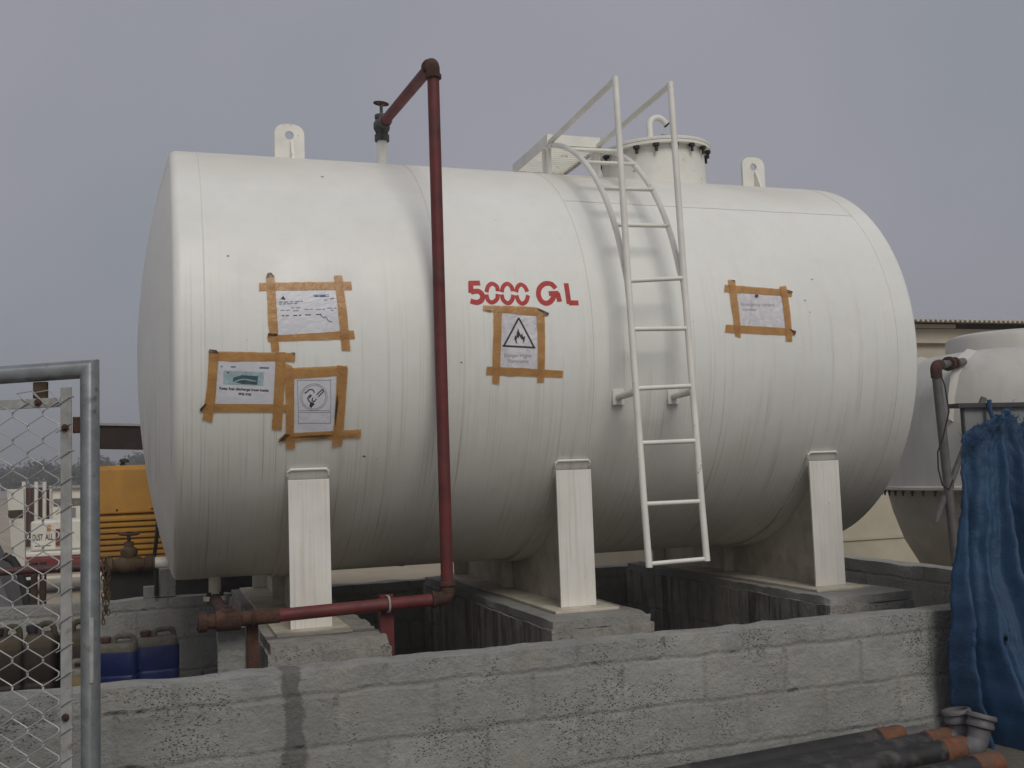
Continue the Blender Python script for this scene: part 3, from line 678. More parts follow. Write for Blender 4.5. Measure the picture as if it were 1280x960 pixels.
# ================================================================== TAPED NOTICES
SIGNS = {
 'A': {'top': [(0.3509, 0.2798), (0.7931, 0.2985), (0.7954, 0.2539), (0.3495, 0.2386)], 'left': [(0.3851, 0.3129), (0.4248, 0.3183), (0.4316, 0.0763), (0.4367, -0.0541), (0.4014, -0.0542), (0.3869, 0.0758)], 'right': [(0.7096, 0.3265), (0.751, 0.3299), (0.7761, -0.0493), (0.7333, -0.0494)], 'bottom': [(0.3809, 0.0181), (0.7939, 0.0487), (0.7995, 0.0075), (0.3853, -0.0086)], 'paper': [(0.4257, 0.2473), (0.7211, 0.2584), (0.7391, 0.0404), (0.4266, 0.0184)]},
 'B': {'top': [(0.1153, -0.055), (0.5105, -0.0615), (0.51, -0.1024), (0.115, -0.0996)], 'left': [(0.1153, -0.0587), (0.1601, -0.0586), (0.143, -0.283), (0.1288, -0.3881), (0.0846, -0.3737), (0.1072, -0.2075)], 'right': [(0.4199, -0.0579), (0.4647, -0.0578), (0.4585, -0.2484), (0.45, -0.4324), (0.403, -0.4274)], 'bottom': [(0.0767, -0.32), (0.1035, -0.2976), (0.4967, -0.3088), (0.4935, -0.3459), (0.0802, -0.3391)], 'paper': [(0.1508, -0.0922), (0.4251, -0.0959), (0.4142, -0.3057), (0.1394, -0.3019)]},
 'C': {'top': [(0.4622, -0.1339), (0.7597, -0.123), (0.7539, -0.1696), (0.4771, -0.1873)], 'left': [(0.4549, -0.1073), (0.4922, -0.1226), (0.5053, -0.1417), (0.5071, -0.4459), (0.5172, -0.5246), (0.4716, -0.5275), (0.4664, -0.287)], 'right': [(0.7094, -0.1191), (0.7617, -0.1308), (0.7493, -0.3701), (0.7434, -0.5142), (0.6928, -0.5213), (0.7007, -0.3692)], 'bottom': [(0.4324, -0.4808), (0.4655, -0.449), (0.8324, -0.4369), (0.8342, -0.4765), (0.4591, -0.4897)], 'paper': [(0.4921, -0.1721), (0.7209, -0.1655), (0.7143, -0.2901), (0.7, -0.4628), (0.4998, -0.4579)]},
 'D': {'top': [(1.4608, 0.186), (1.6179, 0.1853), (1.7401, 0.181), (1.817, 0.1498), (1.8068, 0.1346), (1.701, 0.1352), (1.4594, 0.1571)], 'left': [(1.5158, 0.1686), (1.5602, 0.1693), (1.5422, -0.0552), (1.5345, -0.214), (1.4973, -0.2117), (1.4994, -0.0553)], 'right': [(1.7462, 0.1508), (1.7905, 0.1515), (1.7847, -0.0131), (1.7779, -0.2096), (1.7409, -0.2093)], 'bottom': [(1.468, -0.1283), (1.6687, -0.1369), (1.8835, -0.1512), (1.8808, -0.1861), (1.4647, -0.1701)], 'paper': [(1.5506, 0.1564), (1.7547, 0.1467), (1.7431, -0.1453), (1.5349, -0.1447)]},
 'E': {'top': [(2.8857, 0.3347), (3.2655, 0.3143), (3.312, 0.3005), (3.3054, 0.2707), (2.8735, 0.2904)], 'left': [(2.9118, 0.3653), (2.9548, 0.3615), (2.9467, 0.2204), (2.9416, 0.0283), (2.9075, 0.037), (2.901, 0.2195)], 'right': [(3.2361, 0.3301), (3.2816, 0.3373), (3.2695, 0.0079), (3.2296, 0.0122)], 'bottom': [(2.8547, 0.1011), (3.2259, 0.0851), (3.2974, 0.0688), (3.287, 0.0426), (2.8454, 0.0561)], 'paper': [(2.9489, 0.2873), (3.2429, 0.2841), (3.2301, 0.0759), (2.9391, 0.0912)]},
}
GN = 'paper notices taped to the tank'
LAB = {'A': 'white paper with a typed table, taped highest at the left of the tank',
       'B': 'white notice with a teal picture about the fuel discharge hose, brown tape frame',
       'C': 'white no smoking notice with a cigarette pictogram in crooked brown tape',
       'D': 'paper flame warning triangle taped below the red 5000 GL lettering',
       'E': 'small crumpled paper notice taped to the tank right of the ladder'}
P_ = {}
for i, k in enumerate('ABCDE'):
    S = SIGNS[k]; base = 0.0022 + (0.0032 if k == 'C' else 0.0006 if k == 'B' else 0)
    cX = sum(p[0] for p in S['paper'])/len(S['paper']); cS = sum(p[1] for p in S['paper'])/len(S['paper'])
    root = thing('taped_notice', LAB[k], 'notice', cyl(cX, cS, 0.002), GN)
    P_[k] = (patch([S['paper']], base, 'paper', 'paper_crumpled' if k in 'DE' else 'paper', root, 0.0004, i), base)
    for j, e in enumerate(('top', 'bottom', 'left', 'right')):
        patch([S[e]], base+0.0018+(0.0018 if j > 1 else 0), 'tape_strip', 'tape', root, 0.0055, i*7+j, 0.0008)
    P_[k] += (root,)
CURL = {'A': [[(0.383, 0.302), (0.424, 0.312), (0.410, 0.333), (0.392, 0.330)], [(0.385, 0.030), (0.43, 0.027), (0.425, 0.018), (0.382, 0.018)]],
        'B': [[(0.112, -0.060), (0.16, -0.066), (0.150, -0.050), (0.118, -0.046)], [(0.078, -0.335), (0.105, -0.300), (0.097, -0.297), (0.072, -0.325)], [(0.49, -0.060), (0.511, -0.072), (0.511, -0.060)]],
        'C': [[(0.430, -0.492), (0.468, -0.452), (0.49, -0.455), (0.455, -0.486)], [(0.709, -0.25), (0.716, -0.30), (0.705, -0.42), (0.700, -0.36)], [(0.47, -0.470), (0.64, -0.458), (0.70, -0.462), (0.66, -0.470)]],
        'D': [[(1.745, 0.178), (1.818, 0.148), (1.806, 0.136), (1.785, 0.145)], [(1.460, 0.160), (1.50, 0.152), (1.505, 0.158)]],
        'E': [[(3.255, 0.080), (3.298, 0.067), (3.290, 0.042), (3.281, 0.058)], [(3.275, 0.311), (3.313, 0.299), (3.308, 0.289), (3.282, 0.300)], [(2.925, 0.364), (2.955, 0.361), (2.952, 0.350)], [(3.06, 0.276), (3.085, 0.276), (3.082, 0.262), (3.064, 0.262)]]}
for k, pl_s in CURL.items():
    for j, poly in enumerate(pl_s):
        patch([poly], P_[k][1]+0.0062, 'curled_tape_end', 'tape_curl', P_[k][2], 0.012, j*3+1)
def txt(k, t, X, s, size, m='ink', **kw): return shell_text(t, X, s, size, P_[k][1]+0.0008, 'printed_text', m, P_[k][0], **kw)
def dash(k, rows, m, w=0.006):
    return strokes(rows, w, P_[k][1]+0.0008, 'printed_text', m, P_[k][0], curve=False)
def words(x0, x1, s, slope, rnd, lo=0.012, hi=0.03, gap=0.006):
    out = []; x = x0
    while x < x1-0.008:
        L = min(rnd.uniform(lo, hi), x1-x); out.append([(x, s+slope*(x-x0)), (x+L, s+slope*(x+L-x0))]); x += L+gap
    return out
rn = random.Random(3)
# A: letterhead mark, heading block, table heads and one row of entries
patch([[(0.448, 0.198), (0.462, 0.216), (0.466, 0.207), (0.474, 0.199), (0.466, 0.195), (0.458, 0.198)]], P_['A'][1]+.0008, 'letterhead_mark', 'ink', P_['A'][0])
dash('A', words(0.441, 0.553, 0.1835, 0.06, rn)+words(0.441, 0.54, 0.174, 0.06, rn), 'ink_soft', 0.006)
dash('A', [[(0.605, 0.2135), (0.682, 0.2165)], [(0.605, 0.2225), (0.682, 0.2255)]], 'ink_blue', 0.003)
dash('A', words(0.612, 0.676, 0.2175, 0.04, rn), 'ink_blue', 0.005)
dash('A', words(0.655, 0.672, 0.1985, 0.1, rn)+words(0.685, 0.705, 0.206, 0.1, rn), 'ink_soft', 0.006)
dash('A', words(0.446, 0.49, 0.143, 0.05, rn)+words(0.497, 0.545, 0.156, 0.05, rn)+words(0.505, 0.535, 0.142, 0.05, rn)+words(0.56, 0.60, 0.15, 0.05, rn)+words(0.615, 0.66, 0.15, 0.05, rn)+words(0.67, 0.715, 0.157, 0.05, rn)+words(0.685, 0.70, 0.147, 0.05, rn), 'ink_soft', 0.0045)
dash('A', words(0.452, 0.485, 0.1165, 0.05, rn)+words(0.505, 0.545, 0.119, 0.05, rn)+words(0.562, 0.59, 0.122, 0.05, rn)+words(0.615, 0.64, 0.125, 0.05, rn), 'ink', 0.0045)
strokes([[(0.632, 0.128), (0.65, 0.11), (0.66, 0.114), (0.672, 0.096), (0.69, 0.088)]], 0.004, P_['A'][1]+.0008, 'signature', 'ink_blue', P_['A'][0])
# B
txt('B', 'Keep fuel discharge hose inside', 0.274, -0.2335, 0.017, bold=0.0006, rot=-0.06, width=0.225)
txt('B', 'drip tray', 0.2775, -0.2550, 0.017, bold=0.0006, rot=-0.06)
dash('B', [[(0.345, -0.132), (0.388, -0.1335)]], 'ink_blue', 0.008)
dash('B', [[(0.168, -0.126), (0.176, -0.126)], [(0.214, -0.127), (0.236, -0.128)]], 'ink_blue', 0.006)
patch([[(0.1811, -0.1445), (0.3654, -0.1526), (0.3617, -0.217), (0.179, -0.208)]], P_['B'][1]+.0008, 'printed_photo', 'teal_light', P_['B'][0])
patch([[(0.225, -0.178), (0.262, -0.166), (0.338, -0.172), (0.333, -0.212), (0.262, -0.207), (0.222, -0.196)], [(0.196, -0.150), (0.206, -0.152), (0.202, -0.160), (0.194, -0.157)]], P_['B'][1]+.0014, 'printed_photo', 'teal_dark', P_['B'][0])
strokes([[(0.182, -0.152), (0.183, -0.162), (0.194, -0.168), (0.206, -0.164)], [(0.23, -0.197), (0.27, -0.186), (0.33, -0.196)]], 0.005, P_['B'][1]+.0018, 'printed_photo', 'teal_light', P_['B'][0])
# C
strokes([[(0.5203, -0.1914), (0.6785, -0.1924)], [(0.6785, -0.1924), (0.6823, -0.4031)], [(0.6823, -0.4031), (0.5287, -0.4)], [(0.5287, -0.4), (0.5203, -0.1914)], [(0.5276, -0.3464), (0.6808, -0.3489)], [(0.53, -0.338), (0.677, -0.34)]], 0.0028, P_['C'][1]+.0008, 'printed_frame', 'ink_soft', P_['C'][0], curve=False)
for rr in (0.064, 0.057):
    strokes([[(0.599+rr*math.cos(t), -0.273+rr*math.sin(t)) for t in [2*math.pi*i/36 for i in range(37)]]], 0.0025, P_['C'][1]+.0008, 'prohibition_circle', 'ink_soft', P_['C'][0], curve=False)
strokes([[(0.612, -0.262), (0.637, -0.2385), (0.643, -0.2385), (0.6455, -0.245), (0.620, -0.272)], [(0.565, -0.248), (0.578, -0.236), (0.594, -0.238), (0.602, -0.252)], [(0.572, -0.272), (0.582, -0.262), (0.587, -0.266), (0.576, -0.278)], [(0.572, -0.272), (0.570, -0.282), (0.583, -0.299)], [(0.594, -0.276), (0.590, -0.290), (0.600, -0.296), (0.612, -0.282)]], 0.0052, P_['C'][1]+.0008, 'pictogram', 'ink', P_['C'][0], curve=False)
patch([[(0.582, -0.296), (0.598, -0.300), (0.604, -0.308), (0.594, -0.317), (0.588, -0.326), (0.578, -0.318)], [(0.555, -0.251), (0.563, -0.246), (0.566, -0.252), (0.557, -0.257)]], P_['C'][1]+.0008, 'pictogram', 'ink', P_['C'][0])
# D
strokes([[(1.6482, 0.122), (1.5601, -0.0245)], [(1.6482, 0.122), (1.7247, -0.032)], [(1.553, -0.0235), (1.731, -0.032)]], 0.0095, P_['D'][1]+.0008, 'warning_triangle', 'ink', P_['D'][0], curve=False)
patch([[(1.626, -0.008), (1.618, 0.014), (1.624, 0.034), (1.630, 0.022), (1.632, 0.044), (1.643, 0.068), (1.646, 0.050), (1.656, 0.030), (1.660, 0.044), (1.668, 0.022), (1.678, 0.030), (1.674, 0.004), (1.664, -0.012), (1.666, 0.006), (1.654, 0.014), (1.648, 0.028), (1.640, 0.016), (1.634, 0.020), (1.630, 0.004), (1.634, -0.012)]], P_['D'][1]+.0008, 'flame_pictogram', 'ink', P_['D'][0])
txt('D', 'Danger Highly', 1.636, -0.0735, 0.026, 'ink_soft', rot=-0.01, width=0.15)
txt('D', 'Flammable', 1.636, -0.102, 0.024, 'ink_soft', rot=-0.01, width=0.11)
# E
txt('E', 'Emergency contact', 3.075, 0.2195, 0.028, 'ink_soft', rot=0.0, width=0.215)
txt('E', 'number', 3.018, 0.1885, 0.026, 'ink_soft', width=0.09)

# ================================================================== ACCESS LADDER
lad = thing('access_ladder', 'white tubular ladder with raised handrails curving over the tank to a small platform', 'ladder', (2.36, -1.4, 0.94))
XL, XR = 2.200, 2.525
def stringer(X, dy, dz):
    p = [(X, -1.450+dy, 0.935+dz), (X, -1.425+dy, 1.249), (X, -1.358+dy, 2.36), (X, -1.309+dy, 3.500)]
    MB().tube(fillet(p, 0.3, 4), 0.0172, 14).build('stringer', 'white', lad)
    MB().tube([(X, -1.309+dy, 3.488), (X, -0.335, 3.452)], 0.0172, 14).build('handrail', 'white', lad)
    R1 = 1.372 if X == XL else 1.362
    a0, a1 = R_(16), R_(74.5)
    MB().tube([(X, -1.357+dy, 2.30), (X, -1.345+dy*.6, 2.40)] + [(X, -R1*math.cos(a0+(a1-a0)*i/26), TZ+R1*math.sin(a0+(a1-a0)*i/26)) for i in range(27)] + [(X, -0.30, 3.432)], 0.0160, 14).build('curved_rail', 'white', lad)
    ys = -math.sqrt(TR*TR-(1.815-TZ)**2)
    MB().tube([(X, ys-0.004, 1.808), (X, -1.392+dy, 1.818)], 0.0185, 12).build('bracket', 'white', lad)
    MB().box(X-0.034, X+0.034, ys-0.012, ys+0.001, 1.765, 1.850, ).build('bracket_pad', 'white', lad, bevel=0.003)
stringer(XL, 0.0, 0.0); stringer(XR, 0.0, 0.012)
for zl, zr, yl in ((0.952, 0.958, -1.446), (1.249, 1.249, -1.424), (1.556, 1.560, -1.406), (1.835, 1.846, -1.390), (2.143, 2.150, -1.371), (2.397, 2.42, -1.356)):
    MB().tube([(XL, yl, zl), (XR, yl, zr)], 0.0118, 12).build('rung', 'white', lad)
for zz in (2.725, 2.968, 3.175, 3.325):
    R1 = 1.368; y = -math.sqrt(R1*R1-(zz-TZ)**2)
    MB().tube([(XL, y, zz), (XR, y, zz+0.008)], 0.0118, 12).build('rung', 'white', lad)
plat = MB().box(XL-0.012, XR+0.012, -0.327, -0.300, 3.443, 3.449).build('platform', 'cream_dirty', lad, smooth=0)
# channel edge frame
MB().box(XL-0.02, XL-0.013, -0.335, 0.325, 3.432, 3.500).build('edge_channel', 'white', plat, smooth=0)
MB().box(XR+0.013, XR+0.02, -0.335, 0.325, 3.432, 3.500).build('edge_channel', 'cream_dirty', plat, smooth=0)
MB().box(XL-0.0128, XR+0.0128, -0.335, -0.328, 3.436, 3.502).build('edge_channel', 'white', plat, smooth=0)
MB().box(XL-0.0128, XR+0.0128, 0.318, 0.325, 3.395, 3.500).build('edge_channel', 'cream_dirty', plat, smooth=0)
for i in range(15):
    y = -0.285+i*0.041; MB().box(XL-0.0125, XR+0.0125, y, y+0.005, 3.446, 3.471).build('grating_bar', 'white', plat, smooth=0)
for X in (XL-0.002, XR+0.002):
    for y in (-0.31, -0.23, 0.29):
        zt = TZ+math.sqrt(TR*TR-y*y)
        MB().tube([(X, y, zt-0.003), (X, y, 3.44)], 0.0155, 10).build('platform_leg', 'white', plat)

# ================================================================== RED FILL PIPE
PY = -1.27
pipe = thing('fill_pipe', 'dark red pipe rising up the tank front and over to a valve on its top', 'pipe', (1.215, PY, 0.84))
rpr = 0.0300
MB().tube([(1.207, PY, 0.90), (1.213, PY, 3.44)], rpr, 20).build('riser', 'red', pipe)
MB().tube([(1.213, PY+0.05, 3.497), (1.213, -0.10, 3.585)], rpr, 20).build('top_pipe', 'red', pipe)
MB().tube([(0.40, PY, 0.818), (1.14, PY, 0.836)], rpr, 20).build('bottom_pipe', 'red', pipe)
def elbow(a, c, b, name='elbow', m='rust', r=0.0345):
    e = MB().tube(fillet([a, c, b], 0.055, 8), r, 20).build(name, m, pipe)
    for p, q in ((a, c), (b, c)):
        d = (Vector(q)-Vector(p)).normalized()
        MB().lathe([(r+0.001, -0.004), (r+0.007, -0.002), (r+0.007, 0.016), (r+0.001, 0.018)], p, d, 24).build('collar', m, e)
    return e
elbow((1.213, PY, 3.42), (1.213, PY, 3.497), (1.213, PY+0.075, 3.502))
elbow((1.13, PY, 0.836), (1.207, PY, 0.838), (1.207, PY, 0.915))
# gate valve on top
val = MB().lathe([(0.036, 3.485), (0.045, 3.487), (0.045, 3.525), (0.034, 3.53), (0.05, 3.565), (0.05, 3.60), (0.034, 3.625), (0.042, 3.628), (0.042, 3.65), (0.016, 3.655)], (1.213, -0.02, 0), (0, 0, 1), 20).build('gate_valve', 'iron_grey', pipe)
MB().tube([(1.213, -0.14, 3.582), (1.213, -0.05, 3.587)], 0.041, 16).build('valve_socket', 'iron_grey', val)
MB().tube([(1.213, -0.02, 3.65), (1.213, -0.02, 3.735)], 0.010, 10).build('valve_stem', 'iron_grey', val)
def handwheel(c, axv, R, m, parent):
    mb = MB().ring(c, axv, R, R*0.14, 24, 8)
    mb.lathe([(R*0.28, -0.012), (R*0.28, 0.012)], c, axv, 12)
    A = Vector(axv).orthogonal().normalized(); B = Vector(axv).cross(A)
    for k in range(4):
        t = k*math.pi/2+0.4; d = A*math.cos(t)+B*math.sin(t); mb.tube([Vector(c)+d*R*0.2, Vector(c)+d*R*0.95], R*0.10, 6)
    return mb.build('handwheel', m, parent)
handwheel((1.213, -0.02, 3.725), (0.1, -0.12, 1), 0.043, 'rust', val)
# rusty lower end: tee, branch to the tank drain, plug
tee = MB().tube([(0.045, PY, 0.812), (0.41, PY, 0.818)], 0.0335, 20).build('rusty_end', 'rust', pipe)
MB().lathe([(0.034, 0.0), (0.044, 0.004), (0.044, 0.04), (0.036, 0.042)], (0.05, PY, 0.812), (1, 0, 0), 12).build('plug', 'rust', tee)
MB().lathe([(0.036, 0.0), (0.046, 0.003), (0.046, 0.11), (0.036, 0.113)], (0.125, PY, 0.8135), (1, 0, 0), 20).build('tee_fitting', 'rust', tee)
MB().tube([(0.18, PY+0.02, 0.814), (0.18, -0.30, 0.795)], 0.03, 14).build('branch_pipe', 'rust_dark', tee)
MB().tube(fillet([(0.18, -0.33, 0.795), (0.18, -0.2, 0.795), (0.18, -0.2, 0.822)], 0.05, 6), 0.034, 14).build('elbow', 'rust', tee)
dv = MB().lathe([(0.034, 0.79), (0.062, 0.791), (0.062, 0.799), (0.034, 0.7995)], (0.18, -0.2, 0), (0, 0, 1), 20).build('flange', 'cream_dirty', pipe)
for k in range(4):
    t = math.pi/4+k*math.pi/2; MB().lathe([(0.011, 0.778), (0.011, 0.836)], (0.18+0.047*math.cos(t), -0.2+0.047*math.sin(t), 0), (0, 0, 1), 6).build('flange_bolt', 'dark_bolt', dv)
MB().lathe([(0.026, 0.84), (0.034, 0.845), (0.034, 0.862), (0.016, 0.868), (0.016, 0.878)], (0.182, PY, 0), (0, 0, 1), 8).build('union', 'rust', tee)
# supports
def support(X, ztop, lab, m, w):
    t = thing('pipe_support', lab, 'post', (X, -1.21, 0.12), 'steel posts holding the red pipe')
    mb = MB(); mb.prism([(-w/2, 0), (w/2, 0), (w/2, 0.006), (-w/2+0.006, 0.006), (-w/2+0.006, w), (-w/2, w)], 0.12, ztop, lambda u, v, h: (X+u, -1.234+v, h))
    mb.build('angle_post', m, t, smooth=0)
    mb = MB().tube([(X+0.002, PY+0.0, 0.0)]+[], 0.1, 3) if False else MB()
    zc = 0.818+0.018*(X-0.4)/0.74
    pts = [(X, PY+0.045, zc-0.036)]+[(X, PY-0.036*math.cos(a), zc+0.036*math.sin(a)) for a in [R_(d) for d in range(-90, 91, 15)]]+[(X, PY+0.045, zc+0.036)]
    mb.tube(pts, 0.0055, 8).build('u_bolt', 'galv_dull' if m == 'red' else 'rust', t)
support(0.917, 0.873, 'red angle iron post clamped to the pipe beside the broken plinth edge', 'red', 0.062)
support(0.292, 0.800, 'rusty brown post under the pipe beside the thin pale pier', 'rust', 0.05)

# ================================================================== LEFT OUTLET VALVE AND PIPE
ov = thing('outlet_pipe', 'thin maroon pipe with a rusty globe valve leaving the left end of the tank', 'pipe', (-0.3, 0, 0.98))
vb = MB().lathe([(0.034, -0.125), (0.042, -0.12), (0.042, -0.085), (0.03, -0.08), (0.047, -0.03), (0.047, 0.03), (0.03, 0.08), (0.042, 0.085), (0.042, 0.12), (0.034, 0.125)], (-0.265, 0, 0.998), (1, 0, 0), 16).build('globe_valve', 'brass', ov)
MB().lathe([(0.03, 0.0), (0.046, 0.04), (0.046, 0.062), (0.026, 0.075), (0.026, 0.10), (0.01, 0.105), (0.01, 0.15)], (-0.265, 0, 1.02), (0, 0, 1), 14).build('bonnet', 'brass', vb)
handwheel((-0.265, 0, 1.165), (0.02, -0.05, 1), 0.05, 'rust', vb)
MB().tube([(-0.39, 0, 0.997), (-0.62, 0.0, 1.0), (-3.2, 0.03, 0.985)], 0.022, 14).build('long_pipe', 'maroon', ov)
MB().tube([(-0.17, 0, 0.998), (-0.13, 0, 0.998)], 0.038, 14).build('union', 'brass', ov)
for X in (-0.91, -0.855):
    tag(MB().tube([(X, 1.62, 0.0), (X+0.005, 1.62, 0.93)], 0.022, 8).build('rusty_post', 'rust_dark'),
        'short rusty post behind the back wall, one of two close together', 'post', 'short rusty posts behind the wall')

# ================================================================== CHAIN-LINK FENCE
FP = Vector((-0.301, -3.0, 0.09)); fa = R_(27)
fd = Vector((-math.cos(fa), math.sin(fa), 0)); fn = Vector((-math.sin(fa), -math.cos(fa), 0))   # along, towards the camera
def F(u, w, z): return FP + fd*u + fn*w + Vector((0, 0, z-FP.z))
fen = thing('chain_link_panel', 'galvanised pipe frame with chain-link mesh and inner angle frame at the left edge', 'fence', FP)
ZT = 1.7905
fr = MB().tube([F(0, 0, 0.09), F(0, 0, ZT-0.012), F(2.3, 0, ZT-0.05)], 0.0262, 24).build('pipe_frame', 'galv', fen, smooth=45)
MB().box(-0.006, 0.006, -0.030, -0.0255, 0.895, 1.075, Matrix.Translation((FP.x, FP.y, 0)) @ Matrix.Rotation(R_(8), 4, 'Z')).build('latch_plate', 'galv_dull', fr, bevel=0.002)
MB().tube([F(2.3, 0, 0.09), F(2.3, 0, ZT-0.08)], 0.026, 16).build('far_post', 'galv', fen)
def bar(u0, u1, z0, z1, w0, w1, name, m='galv_dull', par=None, bevel=0.0015):
    vs = [F(u, w, z) for u in (u0, u1) for w in (w0, w1) for z in (z0, z1)]
    return MB().add(vs, [(0, 1, 3, 2), (4, 6, 7, 5), (0, 4, 5, 1), (2, 3, 7, 6), (0, 2, 6, 4), (1, 5, 7, 3)]).build(name, m, par or fen, smooth=0, bevel=bevel)
bar(0.052, 0.086, 0.14, 1.728, 0.004, 0.009, 'mesh_frame_upright')
bar(0.0865, 2.25, 1.672, 1.700, 0.0045, 0.009, 'mesh_frame_rail')
bar(0.0865, 2.25, 0.16, 0.188, 0.0045, 0.009, 'mesh_frame_rail')
bk = bar(0.135, 0.175, 1.700, 1.748, -0.012, 0.0035, 'rail_bracket', 'brass')
bk2 = bar(0.018, 0.0515, 1.595, 1.642, -0.003, 0.0035, 'post_bracket', 'rust')
for u, z in ((0.153, 1.688), (0.069, 1.612), (0.069, 0.80)):
    MB().lathe([(0.011, 0), (0.011, 0.006), (0.006, 0.008), (0.006, 0.013)], F(u, 0.0095, z), fn, 6).build('bolt', 'rust', fen, smooth=0)
mesh = MB(); W, H = 0.094, 0.0775; u = 0.090; k = 0
while u < 2.24:
    pts = []; j = 0; z = 1.694
    while z > 0.19:
        ph = (j+k) % 2
        uu = u + (W/2+0.0015)*ph
        s = 1 if ph else -1
        pts += [F(uu, 0.011+0.0022*(1 if ph else -1), z+0.006), F(uu+0.0012*s, 0.011, z), F(uu, 0.011-0.0022*(1 if ph else -1), z-0.006)]
        z -= H/2; j += 1
    mesh.tube(pts, 0.0019, 5); u += W/2; k += 1
z = 1.688
while z > 0.2:      # the cut ends wrapped round the upright
    mesh.tube([F(0.098, 0.011, z-0.012), F(0.085, 0.013, z-0.006), F(0.055, 0.013, z+0.012), F(0.050, 0.006, z+0.014), F(0.050, 0.0, z+0.010)], 0.0017, 5); z -= H
for u in (0.14, 0.19, 0.42, 0.65, 0.88):
    mesh.tube([F(u, 0.011, 1.69), F(u+0.03, 0.012, 1.716), F(u-0.02, 0.012, 1.722), F(u-0.06, 0.011, 1.68)], 0.0015, 5)
mesh.build('chain_link_mesh', 'wire', fen)
# chain
ch = MB(); c0 = Vector((-0.262, -2.985, 1.232))
for sdx in (0.0, 0.011):
    for i in range(13 if sdx else 15):
        c = c0 + Vector((sdx-0.004+0.003*math.sin(i*1.3+sdx*300), 0.004*math.cos(i), -0.0125*i)); a = (i % 2)*math.pi/2 + 0.5
        pts = []
        for t in range(13):
            th = 2*math.pi*t/12; x = 0.0045*math.cos(th); zz = 0.0085*math.sin(th)
            pts.append(c+Vector((x*math.cos(a), x*math.sin(a), zz)))
        ch.tube(pts, 0.0017, 5, cap=False)
ch.tube([F(0, 0.0, 1.235)+Vector((0.02, 0.0, 0)), c0+Vector((0.005, 0, 0.006))], 0.003, 6)
tag(ch.build('chain', 'brass'), 'short rusty chain hanging from the galvanised fence post', 'chain')

# ================================================================== CANS INSIDE THE BUND
def can(body, top, w, d, h, loc, rz, lab, group, cap='cap'):
    t = thing('jerrycan', lab, 'jerrycan', (0, 0, 0), group)
    def sect(z, k): 
        out = []
        for i in range(24):
            a = 2*math.pi*i/24; c, s = math.cos(a), math.sin(a)
            out.append((w/2*k*math.copysign(abs(c)**0.35, c), d/2*k*math.copysign(abs(s)**0.35, s), z))
        return out
    def loft(levels, name, m):
        mb = MB(); n = 24
        for z, k in levels: mb.v += [Vector(p) for p in sect(z, k)]
        for i in range(len(levels)-1):
            for k in range(n): mb.f.append((i*n+k, i*n+(k+1) % n, (i+1)*n+(k+1) % n, (i+1)*n+k))
        mb.f.append(tuple(range(n))[::-1]); L = (len(levels)-1)*n; mb.f.append(tuple(L+k for k in range(n)))
        return mb.build(name, m, t, smooth=40)
    loft([(0, 0.94), (0.015, 0.99), (0.03, 1.0), (0.05, 1.0), (0.43*h, 1.0), (0.45*h, 1.0), (0.46*h, 0.97), (0.48*h, 0.97), (0.49*h, 1.0), (0.78*h, 1.0), (0.80*h, 0.98)], 'body', body)
    loft([(0.80*h, 0.975), (0.84*h, 0.97), (0.89*h, 0.9), (0.91*h, 0.80)], 'shoulder', top)
    MB().lathe([(0.028, 0.90*h), (0.028, 0.935*h), (0.034, 0.936*h), (0.034, 0.99*h), (0.028, 1.0*h)], (-w*0.28, 0, 0), (0, 0, 1), 14).build('cap', cap, t)
    MB().tube(fillet([(-w*0.08, 0, 0.90*h), (-w*0.06, 0, 1.0*h), (w*0.36, 0, 1.0*h), (w*0.40, 0, 0.87*h)], 0.03, 4), 0.016, 10).build('handle', top, t)
    t.location = loc; t.rotation_euler.z = rz
    return t
GJ = 'jerrycans standing inside the bund wall'
can('blue_can', 'can_top', 0.245, 0.19, 0.43, (-0.118, 0.62, 0.12), R_(4), 'clean dark blue jerrycan with dusty pale shoulder, at the right of the cans', GJ)
can('blue_can', 'can_top', 0.25, 0.19, 0.41, (-0.345, 0.60, 0.12), R_(-12), 'blue jerrycan half hidden behind the fence post, its shoulder dusty', GJ)
can('brown_can', 'tan_can', 0.17, 0.24, 0.56, (-0.555, 0.22, 0.12), R_(8), 'brown jerrycan seen between the mesh upright and the fence post', GJ, 'black')
can('brown_can', 'tan_can', 0.165, 0.24, 0.565, (-0.725, 0.2, 0.12), R_(-5), 'brown jerrycan behind the mesh, second from the upright', GJ, 'black')
can('brown_can', 'tan_can', 0.165, 0.24, 0.56, (-0.90, 0.2, 0.12), R_(6), 'brown jerrycan behind the mesh, third from the upright', GJ, 'black')
can('black', 'black', 0.17, 0.24, 0.55, (-1.08, 0.18, 0.12), R_(-4), 'black jerrycan behind the mesh at the left edge', GJ, 'black')
can('ochre_can', 'can_top', 0.13, 0.12, 0.38, (-0.545, -0.03, 0.12), R_(0), 'small yellowish can in front of the brown jerrycans', GJ)

